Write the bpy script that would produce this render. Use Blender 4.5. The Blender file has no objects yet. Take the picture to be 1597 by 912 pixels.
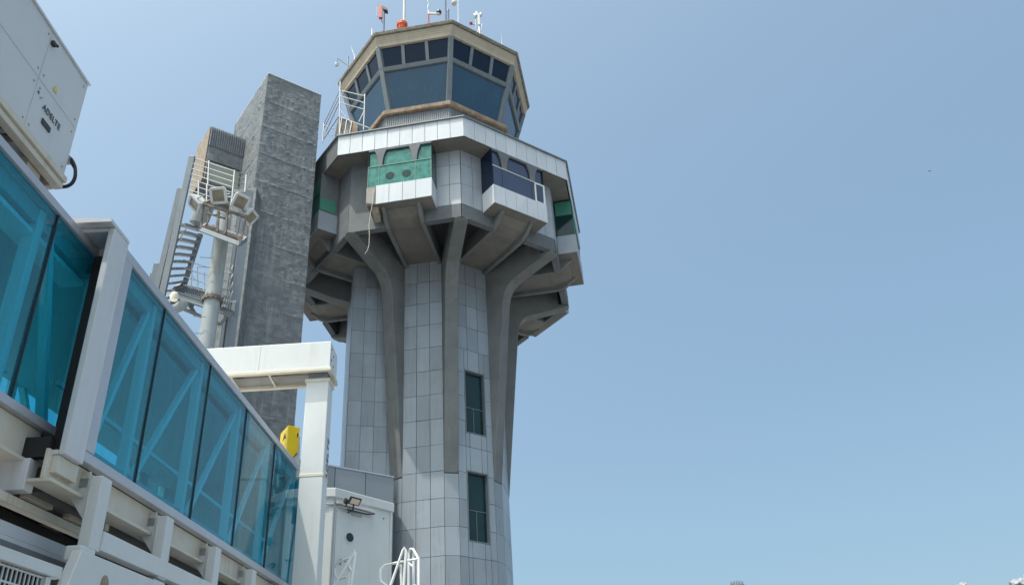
import bpy, math, random
import numpy as np
from mathutils import Vector, Matrix, noise
random.seed(7)
rad = math.radians
scene = bpy.context.scene
col = scene.collection

# ------------------------------------------------------------------ camera, sky, sun
F, PITCH, ROLL = 1450.0, 0.56785384, -0.06068569        # focal length in photo pixels, solved from the photo
CX, CY = 798.5, 456.0
_rt = np.array([1., 0, 0]); _up = np.array([0, -math.sin(PITCH), math.cos(PITCH)])
CR = _rt*math.cos(ROLL) + _up*math.sin(ROLL)
CU = -_rt*math.sin(ROLL) + _up*math.cos(ROLL)
CF = np.array([0, math.cos(PITCH), math.sin(PITCH)])
cam = bpy.data.cameras.new('camera'); cam.sensor_width = 36; cam.lens = F/1597*36
cam.clip_start = 0.1; cam.clip_end = 40000
camo = bpy.data.objects.new('camera', cam); col.objects.link(camo); scene.camera = camo
camo.matrix_world = Matrix(((CR[0], CU[0], -CF[0], 0), (CR[1], CU[1], -CF[1], 0), (CR[2], CU[2], -CF[2], 0), (0, 0, 0, 1)))

SUN_AZ, SUN_EL = -136.0, 68.0                             # azimuth counter-clockwise from +X
world = bpy.data.worlds.new('World'); scene.world = world; world.use_nodes = True
wn = world.node_tree; wn.nodes.clear()
sky = wn.nodes.new('ShaderNodeTexSky'); sky.sky_type = 'NISHITA'; sky.sun_disc = False
sky.sun_elevation = rad(SUN_EL); sky.sun_rotation = rad(90 - SUN_AZ)
sky.air_density = 1.0; sky.dust_density = 6.0; sky.ozone_density = 1.0; sky.altitude = 0
bg = wn.nodes.new('ShaderNodeBackground'); bg.inputs[1].default_value = 0.15
wo = wn.nodes.new('ShaderNodeOutputWorld')
tint = wn.nodes.new('ShaderNodeMix'); tint.data_type = 'RGBA'; tint.blend_type = 'MULTIPLY'; tint.inputs[0].default_value = 1
tint.inputs[7].default_value = (.92, 1.055, .975, 1)      # the photograph's white balance
wn.links.new(sky.outputs[0], tint.inputs[6]); wn.links.new(tint.outputs[2], bg.inputs[0]); wn.links.new(bg.outputs[0], wo.inputs[0])
sun = bpy.data.lights.new('sun', 'SUN'); sun.energy = 2.5; sun.angle = rad(0.53); sun.color = (1, .955, .88)
suno = bpy.data.objects.new('sun', sun); col.objects.link(suno)
sd = Vector((math.cos(rad(SUN_AZ))*math.cos(rad(SUN_EL)), math.sin(rad(SUN_AZ))*math.cos(rad(SUN_EL)), math.sin(rad(SUN_EL))))
suno.rotation_euler = sd.to_track_quat('Z', 'Y').to_euler(); suno.location = sd*60
vs = scene.view_settings; vs.view_transform = 'Standard'; vs.look = 'None'; vs.exposure = 0.68; vs.gamma = 1; vs.use_curve_mapping = False
scene.render.engine = 'CYCLES'
cy = scene.cycles; cy.max_bounces = 9; cy.transparent_max_bounces = 16; cy.glossy_bounces = 4; cy.transmission_bounces = 6

# ------------------------------------------------------------------ geometry helpers
A = lambda *p: np.array(p, float)
Z = A(0, 0, 1)
def unit(v): v = np.asarray(v, float); return v/np.linalg.norm(v)
def ray(u, v): return (u-CX)/F*CR - (v-CY)/F*CU + CF
def hit(u, v, p, n): r = ray(u, v); return r*((np.asarray(p) @ n)/(r @ n))
def atY(u, v, Y): r = ray(u, v); return r*(Y/r[1])
def dirh(deg): return A(math.cos(rad(deg)), math.sin(rad(deg)), 0)

def tagk(o, label=None, cat=None, group=None, kind=None):
    if label: o['label'] = label
    if cat: o['category'] = cat
    if group: o['group'] = group
    if kind: o['kind'] = kind
    return o
def root(name, loc, label, cat, group=None):
    o = bpy.data.objects.new(name, None); col.objects.link(o); o.location = loc; o.empty_display_size = .3
    o['loc_'] = list(map(float, loc))
    group = group or {'antenna_pole': 'antenna poles on the cab roof', 'dome_camera': 'dome cameras on the cab roof', 'lightning_rod': 'lightning rods on the cab roof', 'stair_handrail': 'handrails by the white cabin', 'steel_column': 'steel columns by the rough tower'}.get(name)
    return tagk(o, label, cat, group)
def base(o):
    while o.parent: o = o.parent
    return np.array(o['loc_']) if 'loc_' in o else A(0, 0, 0)

class M:
    def __init__(s): s.v = []; s.f = []; s.t = []
    def add(s, pts, faces, tone=None):
        k = len(s.v); s.v += [tuple(map(float, p)) for p in pts]; tone = random.random() if tone is None else tone
        for f in faces: s.f.append([i+k for i in f]); s.t.append(tone)
        return s
    def box(s, c, X, Y, Zv, tone=None):                   # centre and three HALF-extent vectors
        c = np.asarray(c, float); X, Y, Zv = map(np.asarray, (X, Y, Zv))
        P = [c+a*X+b*Y+d*Zv for d in (-1, 1) for a, b in ((-1, -1), (1, -1), (1, 1), (-1, 1))]
        fs = [(3, 2, 1, 0), (4, 5, 6, 7), (0, 1, 5, 4), (1, 2, 6, 5), (2, 3, 7, 6), (3, 0, 4, 7)]
        if np.dot(np.cross(X, Y), Zv) < 0: fs = [f[::-1] for f in fs]
        return s.add(P, fs, tone)
    def ext(s, poly, vec, tone=None):                     # polygon extruded along vec
        poly = [np.asarray(p, float) for p in poly]; vec = np.asarray(vec, float); n = len(poly)
        nn = sum((np.cross(poly[i]-poly[0], poly[(i+1) % n]-poly[0]) for i in range(n)), A(0, 0, 0))
        if nn @ vec > 0: poly = poly[::-1]
        P = poly + [p+vec for p in poly]
        return s.add(P, [tuple(range(n)), tuple(range(2*n-1, n-1, -1))] + [(i, i+n, (i+1) % n+n, (i+1) % n) for i in range(n)], tone)
    def beam(s, p, q, w, h, up=Z, tone=None):
        p, q = np.asarray(p, float), np.asarray(q, float); d = q-p; L = np.linalg.norm(d); d = d/L
        side = np.cross(d, up)
        if np.linalg.norm(side) < 1e-4: side = np.cross(d, A(0, 1, 0))
        side = unit(side); u = np.cross(side, d)
        return s.box((p+q)/2, d*L/2, side*w/2, u*h/2, tone)
    def ibeam(s, p, q, w, h, t, up=Z):
        p, q = np.asarray(p, float), np.asarray(q, float); d = unit(q-p); side = unit(np.cross(d, up)); u = np.cross(side, d)
        s.beam(p, q, t, h-2*t, up)
        for k in (-1, 1): s.beam(p+u*k*(h-t)/2, q+u*k*(h-t)/2, w, t, up)
        return s
    def tube(s, pts, r, n=8, closed=False, rs=None):
        pts = [np.asarray(p, float) for p in pts]; k = len(pts); rings = []
        ref = None
        for i, p in enumerate(pts):
            a = pts[(i-1) % k] if (i > 0 or closed) else p; b = pts[(i+1) % k] if (i < k-1 or closed) else p
            d = unit(b-a)
            if ref is None: ref = Z if abs(d[2]) < .9 else A(1, 0, 0)
            x = ref - d*(ref @ d); x = unit(x); y = np.cross(d, x); ref = x
            rr = rs[i] if rs else r
            rings.append([p+(x*math.cos(2*math.pi*j/n)+y*math.sin(2*math.pi*j/n))*rr for j in range(n)])
        P = [q for R_ in rings for q in R_]; fs = []
        m = k if closed else k-1
        for i in range(m):
            for j in range(n):
                a = i*n+j; b = i*n+(j+1) % n; c = ((i+1) % k)*n+(j+1) % n; e = ((i+1) % k)*n+j
                fs.append((a, b, c, e))
        if not closed: fs += [tuple(range(n-1, -1, -1)), tuple((k-1)*n+j for j in range(n))]
        return s.add(P, fs)
    def lathe(s, c, prof, n=20, axis=Z):
        axis = unit(axis); x = unit(np.cross(axis, A(0, 1, 0) if abs(axis[1]) < .9 else A(1, 0, 0))); y = np.cross(axis, x)
        P = [np.asarray(c)+axis*z+(x*math.cos(2*math.pi*j/n)+y*math.sin(2*math.pi*j/n))*r for r, z in prof for j in range(n)]
        fs = [(i*n+j, i*n+(j+1) % n, (i+1)*n+(j+1) % n, (i+1)*n+j) for i in range(len(prof)-1) for j in range(n)]
        fs += [tuple(range(n-1, -1, -1)), tuple((len(prof)-1)*n+j for j in range(n))]
        return s.add(P, fs)
    def build(s, name, m, parent=None, smooth=False, bevel=0, label=None):
        me = bpy.data.meshes.new(name); off = base(parent) if parent else A(0, 0, 0)
        me.from_pydata([tuple(np.array(v)-off) for v in s.v], [], s.f); me.update()
        at = me.attributes.new('tone', 'FLOAT', 'FACE'); at.data.foreach_set('value', s.t)
        if smooth:
            me.polygons.foreach_set('use_smooth', [True]*len(me.polygons))
        o = bpy.data.objects.new(name, me); col.objects.link(o)
        if m: me.materials.append(m)
        if parent: o.parent = parent
        if smooth:
            try: me.set_sharp_from_angle(angle=rad(40))
            except Exception: pass
        if bevel:
            b = o.modifiers.new('bevel', 'BEVEL'); b.width = bevel; b.segments = 2; b.limit_method = 'ANGLE'; b.angle_limit = rad(40)
        if label: o['label'] = label
        return o

def text(name, s, size, org, X, Y, m, parent, sp=1.0, depth=.004):
    cu = bpy.data.curves.new('txt', 'FONT'); cu.body = s; cu.size = size; cu.extrude = depth; cu.space_character = sp
    o = bpy.data.objects.new('txt', cu); col.objects.link(o)
    bpy.context.view_layer.update()
    me = bpy.data.meshes.new_from_object(o.evaluated_get(bpy.context.evaluated_depsgraph_get()))
    bpy.data.objects.remove(o)
    X, Y = unit(X), unit(Y); N = np.cross(X, Y); off = base(parent)
    me.transform(Matrix([[X[i], Y[i], N[i], org[i]-off[i]] for i in range(3)] + [[0, 0, 0, 1]]))
    me.materials.clear(); me.materials.append(m)
    t = bpy.data.objects.new(name, me); col.objects.link(t); t.parent = parent
    return t

# ------------------------------------------------------------------ materials
def srgb(*c): return tuple((x/255/12.92 if x/255 <= .04045 else ((x/255+.055)/1.055)**2.4) for x in c)
def nodes(name):
    m = bpy.data.materials.new(name); m.use_nodes = True; nt = m.node_tree; nt.nodes.clear()
    out = nt.nodes.new('ShaderNodeOutputMaterial'); b = nt.nodes.new('ShaderNodeBsdfPrincipled'); nt.links.new(b.outputs[0], out.inputs[0])
    return m, nt, b, out
def mixc(nt, f, a, b, mode='MIX'):
    n = nt.nodes.new('ShaderNodeMix'); n.data_type = 'RGBA'; n.blend_type = mode
    for s, v in ((n.inputs[0], f), (n.inputs[6], a), (n.inputs[7], b)):
        if hasattr(v, 'is_output') or isinstance(v, bpy.types.NodeSocket): nt.links.new(v, s)
        else: s.default_value = v if not isinstance(v, tuple) or len(v) == 4 else (*v, 1)
    return n.outputs[2]
def nz(nt, scale, detail=6, rough=.6, mp=(1, 1, 1), lo=.4, hi=.65):
    tc = nt.nodes.new('ShaderNodeTexCoord'); mpn = nt.nodes.new('ShaderNodeMapping'); mpn.inputs['Scale'].default_value = mp
    n = nt.nodes.new('ShaderNodeTexNoise'); n.inputs['Scale'].default_value = scale; n.inputs['Detail'].default_value = detail; n.inputs['Roughness'].default_value = rough
    nt.links.new(tc.outputs['Object'], mpn.inputs[0]); nt.links.new(mpn.outputs[0], n.inputs['Vector'])
    r = nt.nodes.new('ShaderNodeMapRange'); r.inputs[1].default_value = lo; r.inputs[2].default_value = hi; nt.links.new(n.outputs['Fac'], r.inputs[0])
    return r.outputs[0], n.outputs['Fac']
def mulv(nt, a, k):
    n = nt.nodes.new('ShaderNodeMath'); n.operation = 'MULTIPLY'; nt.links.new(a, n.inputs[0])
    if isinstance(k, (int, float)): n.inputs[1].default_value = k
    else: nt.links.new(k, n.inputs[1])
    return n.outputs[0]
def mat(name, c, rough=.5, metal=0., c2=None, hband=0., streak=None, sa=.5, scale=2., ba=.4, bump=0., bscale=20., tone=0., spec=.5, dist=.02):
    m, nt, b, out = nodes(name)
    cur = (*c, 1)
    if c2:
        f, _ = nz(nt, scale); cur = mixc(nt, mulv(nt, f, ba), cur, (*c2, 1))
    if hband:
        f, _ = nz(nt, 1.0, 7, .7, (.7, .7, 5.5), .44, .60); cur = mixc(nt, mulv(nt, f, hband), cur, (*[x*.62 for x in c], 1))
    if streak:
        f, _ = nz(nt, 1.0, 5, .65, (6, 6, .35), .5, .75); f2, _ = nz(nt, .8, 3, .5, (1, 1, 1), .42, .6)
        cur = mixc(nt, mulv(nt, mulv(nt, f, f2), sa), cur, (*streak, 1))
    if tone:
        at = nt.nodes.new('ShaderNodeAttribute'); at.attribute_name = 'tone'
        r = nt.nodes.new('ShaderNodeMapRange'); r.inputs[3].default_value = 1-tone; r.inputs[4].default_value = 1+tone*.6; nt.links.new(at.outputs['Fac'], r.inputs[0])
        cb = nt.nodes.new('ShaderNodeCombineColor'); [nt.links.new(r.outputs[0], cb.inputs[i]) for i in range(3)]
        cur = mixc(nt, 1.0, cur, cb.outputs[0], 'MULTIPLY')
    if isinstance(cur, tuple): b.inputs['Base Color'].default_value = cur
    else: nt.links.new(cur, b.inputs['Base Color'])
    b.inputs['Roughness'].default_value = rough; b.inputs['Metallic'].default_value = metal; b.inputs['Specular IOR Level'].default_value = spec
    if bump:
        _, h = nz(nt, bscale, 8, .65); bn = nt.nodes.new('ShaderNodeBump'); bn.inputs['Strength'].default_value = bump; bn.inputs['Distance'].default_value = dist
        nt.links.new(h, bn.inputs['Height']); nt.links.new(bn.outputs[0], b.inputs['Normal'])
    return m
def tinted(name, tint, film, fa, refl=.08, rough=.015, wav=.0):
    m, nt, b, out = nodes(name); nt.nodes.remove(b)
    tr = nt.nodes.new('ShaderNodeBsdfTransparent'); tr.inputs[0].default_value = (*tint, 1)
    df = nt.nodes.new('ShaderNodeBsdfDiffuse'); df.inputs[0].default_value = (*film, 1)
    f, _ = nz(nt, 1.0, 4, .6, (5, 5, .5), .35, .75)
    mm = nt.nodes.new('ShaderNodeMapRange'); mm.inputs[3].default_value = fa*.6; mm.inputs[4].default_value = fa*1.5; nt.links.new(f, mm.inputs[0])
    m1 = nt.nodes.new('ShaderNodeMixShader'); nt.links.new(mm.outputs[0], m1.inputs[0]); nt.links.new(tr.outputs[0], m1.inputs[1]); nt.links.new(df.outputs[0], m1.inputs[2])
    gl = nt.nodes.new('ShaderNodeBsdfGlossy'); gl.inputs['Roughness'].default_value = rough; gl.inputs[0].default_value = (1, 1, 1, 1)
    lw = nt.nodes.new('ShaderNodeFresnel'); lw.inputs[0].default_value = 1.5
    ad = nt.nodes.new('ShaderNodeMath'); ad.operation = 'MULTIPLY_ADD'; nt.links.new(lw.outputs[0], ad.inputs[0]); ad.inputs[1].default_value = .62; ad.inputs[2].default_value = refl; ad.use_clamp = True
    m2 = nt.nodes.new('ShaderNodeMixShader'); nt.links.new(ad.outputs[0], m2.inputs[0]); nt.links.new(m1.outputs[0], m2.inputs[1]); nt.links.new(gl.outputs[0], m2.inputs[2])
    if wav:
        _, h = nz(nt, .6, 2, .5); bn = nt.nodes.new('ShaderNodeBump'); bn.inputs['Strength'].default_value = wav; bn.inputs['Distance'].default_value = .05
        nt.links.new(h, bn.inputs['Height']); nt.links.new(bn.outputs[0], gl.inputs['Normal'])
    ge = nt.nodes.new('ShaderNodeNewGeometry'); t0 = nt.nodes.new('ShaderNodeBsdfTransparent'); m3 = nt.nodes.new('ShaderNodeMixShader')
    nt.links.new(ge.outputs['Backfacing'], m3.inputs[0]); nt.links.new(m2.outputs[0], m3.inputs[1]); nt.links.new(t0.outputs[0], m3.inputs[2])
    nt.links.new(m3.outputs[0], out.inputs[0])
    return m

MT = dict(
 apron=mat('apron', (.17, .175, .18), .9, c2=(.13, .134, .138), scale=.3, bump=.2),
 body_tile=mat('body_tile', (.42, .45, .50), .38, c2=(.32, .35, .39), streak=(.26, .25, .24), sa=.5, scale=.8, tone=.10, ba=.35),
 tile=mat('tile', (.31, .35, .40), .38, c2=(.265, .30, .345), streak=(.19, .185, .18), sa=.55, scale=.8, tone=.16, ba=.5),
 tile_old=mat('tile_old', (.30, .28, .27), .7, c2=(.25, .22, .20), scale=6, ba=.8),
 fascia_tile=mat('fascia_tile', (.60, .63, .68), .3, c2=(.53, .56, .60), streak=(.40, .37, .33), sa=.5, scale=1.2, tone=.06),
 joint=mat('joint', (.05, .05, .055), .9),
 conc=mat('painted_concrete', (.19, .198, .203), .8, c2=(.135, .142, .147), streak=(.27, .26, .245), sa=.65, scale=1.1, bump=.35, bscale=9, ba=.7),
 soffit=mat('soffit_concrete', (.205, .195, .178), .85, c2=(.145, .138, .126), streak=(.30, .27, .22), sa=.5, scale=.9, bump=.35, bscale=9, ba=.8),
 conc_blue=mat('painted_concrete_bluish', (.14, .15, .165), .75, c2=(.10, .11, .125), streak=(.27, .25, .22), sa=.35, scale=1.3, bump=.3, bscale=9, ba=.7),
 beige=mat('board_marked_concrete', (.50, .435, .345), .85, c2=(.38, .33, .27), streak=(.20, .17, .14), sa=.5, scale=1.6, bump=.6, bscale=14, ba=.6),
 beige_dark=mat('weathered_coping', (.25, .225, .185), .9, c2=(.12, .11, .10), scale=5, ba=.9, bump=.8, bscale=20),
 ledge=mat('rusty_ledge', (.36, .27, .20), .85, c2=(.18, .12, .085), scale=4, ba=.9, bump=.5),
 mull=mat('mullion_paint', (.17, .20, .225), .5, c2=(.12, .14, .15), streak=(.30, .28, .25), sa=.3, scale=3),
 corr=mat('corrugated_sheet', (.20, .22, .25), .55, c2=(.15, .16, .18), scale=3),
 cabglass=mat('cab_glass', (.015, .058, .115), .12, c2=(.02, .08, .15), streak=(.04, .11, .17), sa=.6, scale=.6, spec=.6),
 navyglass=mat('navy_glass', (.008, .018, .042), .12, spec=.22),
 bayblue=mat('blue_bay_glass', (.036, .052, .10), .08, c2=(.055, .072, .125), scale=1.5, spec=.8),
 greenfilm=mat('green_film', (.04, .235, .20), .12, c2=(.014, .105, .095), streak=(.015, .07, .065), sa=1., scale=4, ba=.8),
 darkgreen=mat('dark_green_glass', (.008, .032, .036), .08, c2=(.014, .055, .055), scale=1.2, spec=.4),
 shade_green=mat('green_blind', (.05, .22, .16), .5),
 rough=mat('rough_render', (.215, .235, .255), .65, c2=(.10, .113, .13), streak=(.34, .35, .35), sa=.8, scale=3.4, ba=.8, bump=1.0, bscale=24, dist=.025, hband=.75),
 rough_edge=mat('bare_render', (.36, .30, .24), .9, c2=(.22, .17, .13), scale=4, ba=.8, bump=.7),
 white=mat('white_paint', (.62, .635, .64), .35, c2=(.56, .57, .57), streak=(.42, .39, .34), sa=.5, scale=1.5),
 rail=mat('sunlit_rail_paint', (.84, .84, .83), .35, c2=(.78, .78, .77), scale=6),  # lighter than the cabin white, so sunlight on the rails is painted in
 cream=mat('cream_paint', (.62, .58, .50), .5, c2=(.50, .44, .34), streak=(.35, .25, .15), sa=.5, scale=3),
 alu=mat('anodised_frame', (.50, .50, .54), .35, .35, c2=(.42, .42, .46), scale=3),
 violet=mat('portal_paint', (.60, .61, .64), .4, c2=(.54, .54, .56), streak=(.36, .33, .30), sa=.35, scale=2),
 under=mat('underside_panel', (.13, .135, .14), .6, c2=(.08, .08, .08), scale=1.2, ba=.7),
 rubber=mat('black_rubber', (.012, .012, .013), .6),
 black=mat('black_paint', (.02, .02, .022), .45),
 ink=mat('lettering', (.10, .105, .12), .6),
 gasket=mat('gasket', (.015, .02, .03), .5),
 glass=tinted('teal_glass', (.20, .74, .89), (.01, .32, .44), .23, -.01, .02, .25),
 glass_far=tinted('teal_glass_far', (.40, .86, .95), (.03, .32, .42), .12, .0),
 intern=mat('interior_panel', (.46, .50, .52), .6, c2=(.38, .42, .44), scale=1),
 inpost=mat('interior_post', (.80, .82, .82), .5),
 carpet=mat('interior_floor', (.08, .09, .10), .9),
 steel=mat('grey_steel', (.26, .29, .32), .5, .2, c2=(.20, .22, .24), streak=(.16, .11, .08), sa=.5, scale=3),
 galv=mat('galvanised_steel', (.42, .42, .43), .45, .5, c2=(.30, .29, .28), scale=6),
 pole=mat('mast_paint', (.36, .39, .40), .45, c2=(.28, .30, .31), streak=(.22, .17, .13), sa=.5, scale=2),
 rust=mat('rusty_plate', (.20, .17, .15), .8, c2=(.10, .07, .055), scale=6, ba=.9),
 lens=mat('lamp_lens', (.30, .27, .20), .08, c2=(.16, .13, .09), scale=3, ba=.9, spec=.9),
 yellow=mat('yellow_paint', (.80, .56, .01), .4, c2=(.70, .47, .01), scale=5),
 orange=mat('orange_paint', (.80, .16, .04), .45),
 red=mat('red_paint', (.45, .05, .04), .5),
 navy=mat('navy_paint', (.08, .11, .20), .5),
 buff=mat('buff_underside', (.30, .22, .15), .8, c2=(.12, .08, .05), scale=3, ba=.9),
 rope=mat('rope', (.60, .56, .48), .9),
 annex=mat('annex_panel', (.24, .27, .31), .4, c2=(.21, .235, .27), scale=1, tone=.08, streak=(.25, .25, .25), sa=.3),
 cabinetm=mat('cabinet_paint', (.60, .61, .63), .4, c2=(.55, .56, .57), streak=(.45, .43, .40), sa=.25, scale=1.5),
 sticker=mat('yellow_sticker', (.62, .55, .12), .6),
 feather=mat('bird_feathers', (.05, .06, .07), .8),
 bulb=mat('lamp_face', (.75, .62, .50), .3),
)
# board marks on the beige concrete: fine horizontal lines
def cloudmat():
    m, nt, b, out = nodes('cloud'); b.inputs['Base Color'].default_value = (.30, .32, .35, 1); b.inputs['Roughness'].default_value = 1; return m

# ------------------------------------------------------------------ setting
g = M(); g.add([A(-6000, -6000, -1.7), A(6000, -6000, -1.7), A(6000, 6000, -1.7), A(-6000, 6000, -1.7)], [(0, 1, 2, 3)])
tagk(g.build('apron_ground', MT['apron']), kind='structure')
g = M()
for i in range(-8, 9):
    g.box(A(i*7.5, 30, -1.694), A(.02, 0, 0), A(0, 90, 0), A(0, 0, .002)); 
tagk(g.build('apron_joints', MT['joint']), kind='structure')
def blob(m, c, r, seed):
    n = 20; P = []; fs = []
    for i in range(n+1):
        th = math.pi*i/n
        for j in range(2*n):
            ph = math.pi*j/n; d = A(math.sin(th)*math.cos(ph), math.sin(th)*math.sin(ph), math.cos(th))
            k = 1+.35*noise.fractal(Vector(d*2.2)+Vector((seed*3.1, 0, 0)), .8, 2.1, 5); P.append(c+d*r*k*A(1, 1, .8))
    for i in range(n):
        for j in range(2*n): fs.append((i*2*n+j, (i+1)*2*n+j, (i+1)*2*n+(j+1) % (2*n), i*2*n+(j+1) % (2*n)))
    m.add(P, fs)
cm = M()
for k, (u, v, r) in enumerate(((1503, 912, 55), (1530, 921, 60), (1553, 924, 60), (1590, 911, 85), (1612, 905, 100), (1570, 935, 110), (1480, 925, 45), (1510, 937, 90), (1650, 920, 110))):
    blob(cm, atY(u, v+4, 9000), r*1.05, k)
tagk(cm.build('cloud', cloudmat(), smooth=True), kind='structure')

# ------------------------------------------------------------------ control tower
AX = A(-3.7975, 40, 0); PHI = .25603615
def ang(k): return PHI+k*math.pi/4-math.pi/2            # vertex k; face k lies between vertices k and k+1
def rd(k): a = ang(k); return A(math.cos(a), math.sin(a), 0)
def tg(k): a = ang(k); return A(-math.sin(a), math.cos(a), 0)
C225 = math.cos(math.pi/8)
def V(k, R, z): return AX+rd(k)*R+Z*z
def Fp(j, ap, t, z): return AX+rd(j+.5)*ap+tg(j+.5)*t+Z*z
def octring(m, prof_out, ks=range(8), cap=True):
    """stack of octagon rings [(R,z),...] closed top and bottom"""
    P = [V(k, R, z) for R, z in prof_out for k in range(8)]
    fs = [(i*8+k, i*8+(k+1) % 8, (i+1)*8+(k+1) % 8, (i+1)*8+k) for i in range(len(prof_out)-1) for k in range(8)]
    if cap: fs += [tuple(range(7, -1, -1)), tuple((len(prof_out)-1)*8+k for k in range(8))]
    m.add(P, fs); return m
def tiles(m, j, ap, t0, t1, zs, w, holes=(), off=0., gap=.02, th=.035):
    n = max(1, int(round((t1-t0)/w+off))); ts = [t0+w*i for i in range(n)]; ts = [t for t in ts if t < t1-.12]+[t1]
    for i in range(len(ts)-1):
        for k in range(len(zs)-1):
            a, b, c, d = ts[i], ts[i+1], zs[k], zs[k+1]
            rects = [(a, b, c, d)]
            for h in holes:
                nr = []
                for (a, b, c, d) in rects:
                    if a >= h[1] or b <= h[0] or c >= h[3] or d <= h[2]: nr.append((a, b, c, d)); continue
                    if a < h[0]: nr.append((a, h[0], c, d)); a = h[0]
                    if b > h[1]: nr.append((h[1], b, c, d)); b = h[1]
                    if c < h[2]: nr.append((a, b, c, h[2]))
                    if d > h[3]: nr.append((a, b, h[3], d))
                rects = nr
            tn = random.random(); tilt = [random.uniform(-.007, .007) for _ in range(4)]
            for (a, b, c, d) in rects:
                if b-a < .04 or d-c < .04: continue
                g2 = gap/2; q = [(a+g2, c+g2), (b-g2, c+g2), (b-g2, d-g2), (a+g2, d-g2)]
                P = [Fp(j, ap, t, z) for t, z in q]+[Fp(j, ap+th+tilt[i2], t, z) for i2, (t, z) in enumerate(q)]
                m.add(P, [(4, 5, 6, 7), (0, 1, 5, 4), (1, 2, 6, 5), (2, 3, 7, 6), (3, 0, 4, 7)], tn)
GZ = -1.7
T = root('control_tower', (AX[0], AX[1], GZ), 'tall octagonal airport control tower with flaring concrete buttresses and dark glazed cab', 'control tower')
# shaft core and cladding
core = M()
SA, SC = 3.0, .335
hs = SA*math.tan(math.pi/8)
prof = []
for k in range(8):                                       # chamfered octagon, below the fins
    prof += [Fp(k-1, SA-.24, hs-SC-.04, 0), Fp(k, SA-.24, -(hs-SC-.04), 0)]
core.ext([p+Z*GZ for p in prof], Z*(26.3-GZ))
core.build('shaft_core', MT['joint'], T)
zsh = [25.7-1.2*i for i in range(24) if 25.7-1.2*i > GZ][::-1]; zsh = [GZ]+zsh
for j in range(8):
    sh = M(); holes = []
    if j == 0: holes = [(-.50, .60, 16.75, 19.85), (-.50, .60, 11.95, 15.02), (-.50, .60, 7.1, 10.2), (-.50, .60, 2.3, 5.4)]
    tiles(sh, j, SA-.03, -(hs-SC), hs-SC, zsh, .61, holes)
    k = j; a = ang(j)                                    # chamfer strip below the buttress
    ca = SA/C225 - SC*math.sin(math.pi/8)-.03; w = SC*C225-.01
    for i in range(len(zsh)-1):
        if zsh[i] > 14.8: break
        z1 = min(zsh[i+1], 14.78)
        P = [AX+rd(k)*ca+tg(k)*t+Z*z for t, z in ((-w, zsh[i]+.007), (w, zsh[i]+.007), (w, z1-.007), (-w, z1-.007))]
        sh.add(P+[p+rd(k)*.035 for p in P], [(4, 5, 6, 7), (0, 1, 5, 4), (1, 2, 6, 5), (2, 3, 7, 6), (3, 0, 4, 7)])
    sh.build('shaft_cladding', MT['tile'], T)
for z0, z1, zb in ((16.75, 19.85, 18.05), (11.95, 15.02, 13.33), (7.1, 10.2, 8.6), (2.3, 5.4, 3.8)):
    fr = M(); t0, t1 = -.50, .60
    for a, b, c, d in ((t0, t1, z0, z0+.05), (t0, t1, z1-.05, z1), (t0, t0+.05, z0+.05, z1-.05), (t1-.05, t1, z0+.05, z1-.05), (t0+.05, t1-.05, zb, zb+.03), (.03, .055, z0+.05, zb)):
        fr.ext([Fp(0, SA-.20, a, c), Fp(0, SA-.20, b, c), Fp(0, SA-.20, b, d), Fp(0, SA-.20, a, d)], rd(.5)*(.212 if (a in (t0, t1-.05) and b in (t1, t0+.05)) else .05))
    w_ = fr.build('window', MT['mull'], T)
    gl = M(); gl.ext([Fp(0, SA-.185, t0+.052, z0+.052), Fp(0, SA-.185, t1-.052, z0+.052), Fp(0, SA-.185, t1-.052, z1-.052), Fp(0, SA-.185, t0+.052, z1-.052)], rd(.5)*.008)
    gl.build('pane', MT['darkgreen'], w_)
# buttresses (one mesh, eight rotated copies); local to the tower axis at vertex 0
fb = M(); prof = [(2.6, 14.8), (3.14, 14.8), (3.42, 17.5), (3.68, 20), (3.92, 22.3), (4.06, 23.6), (4.17, 24.05), (4.33, 24.33), (4.62, 24.58), (5.3, 24.82), (6.2, 25.14), (6.80, 25.34), (6.90, 25.42), (6.80, 25.52), (6.3, 25.46), (6.3, 26.28), (2.6, 26.35)]
L = [AX+rd(0)*R-tg(0)*.31+Z*z for R, z in prof]; R_ = [AX+rd(0)*R+tg(0)*.31+Z*z for R, z in prof]
n = len(prof); fb.add(L+R_, [tuple(range(n-1, -1, -1)), tuple(range(n, 2*n))]+[(i, (i+1) % n, (i+1) % n+n, i+n) for i in range(n)])
b0 = fb.build('buttress', MT['conc'], T, bevel=.035)
b0.data.flip_normals() if False else None
for k in range(1, 8):
    if k == 6: continue
    c = b0.copy(); col.objects.link(c); c.parent = T; c.rotation_euler = (0, 0, k*math.pi/4)
# the arm at the lift shaft only keeps its upper, horizontal part
fb = M(); prof = [(4.3, 24.6), (5.3, 24.82), (6.2, 25.14), (6.98, 25.42), (7.0, 26.15), (4.3, 26.35)]
fb.ext([AX+rd(-2)*R-tg(-2)*.31+Z*z for R, z in prof], tg(-2)*.62); fb.build('buttress', MT['conc'], T, bevel=.03)
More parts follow.
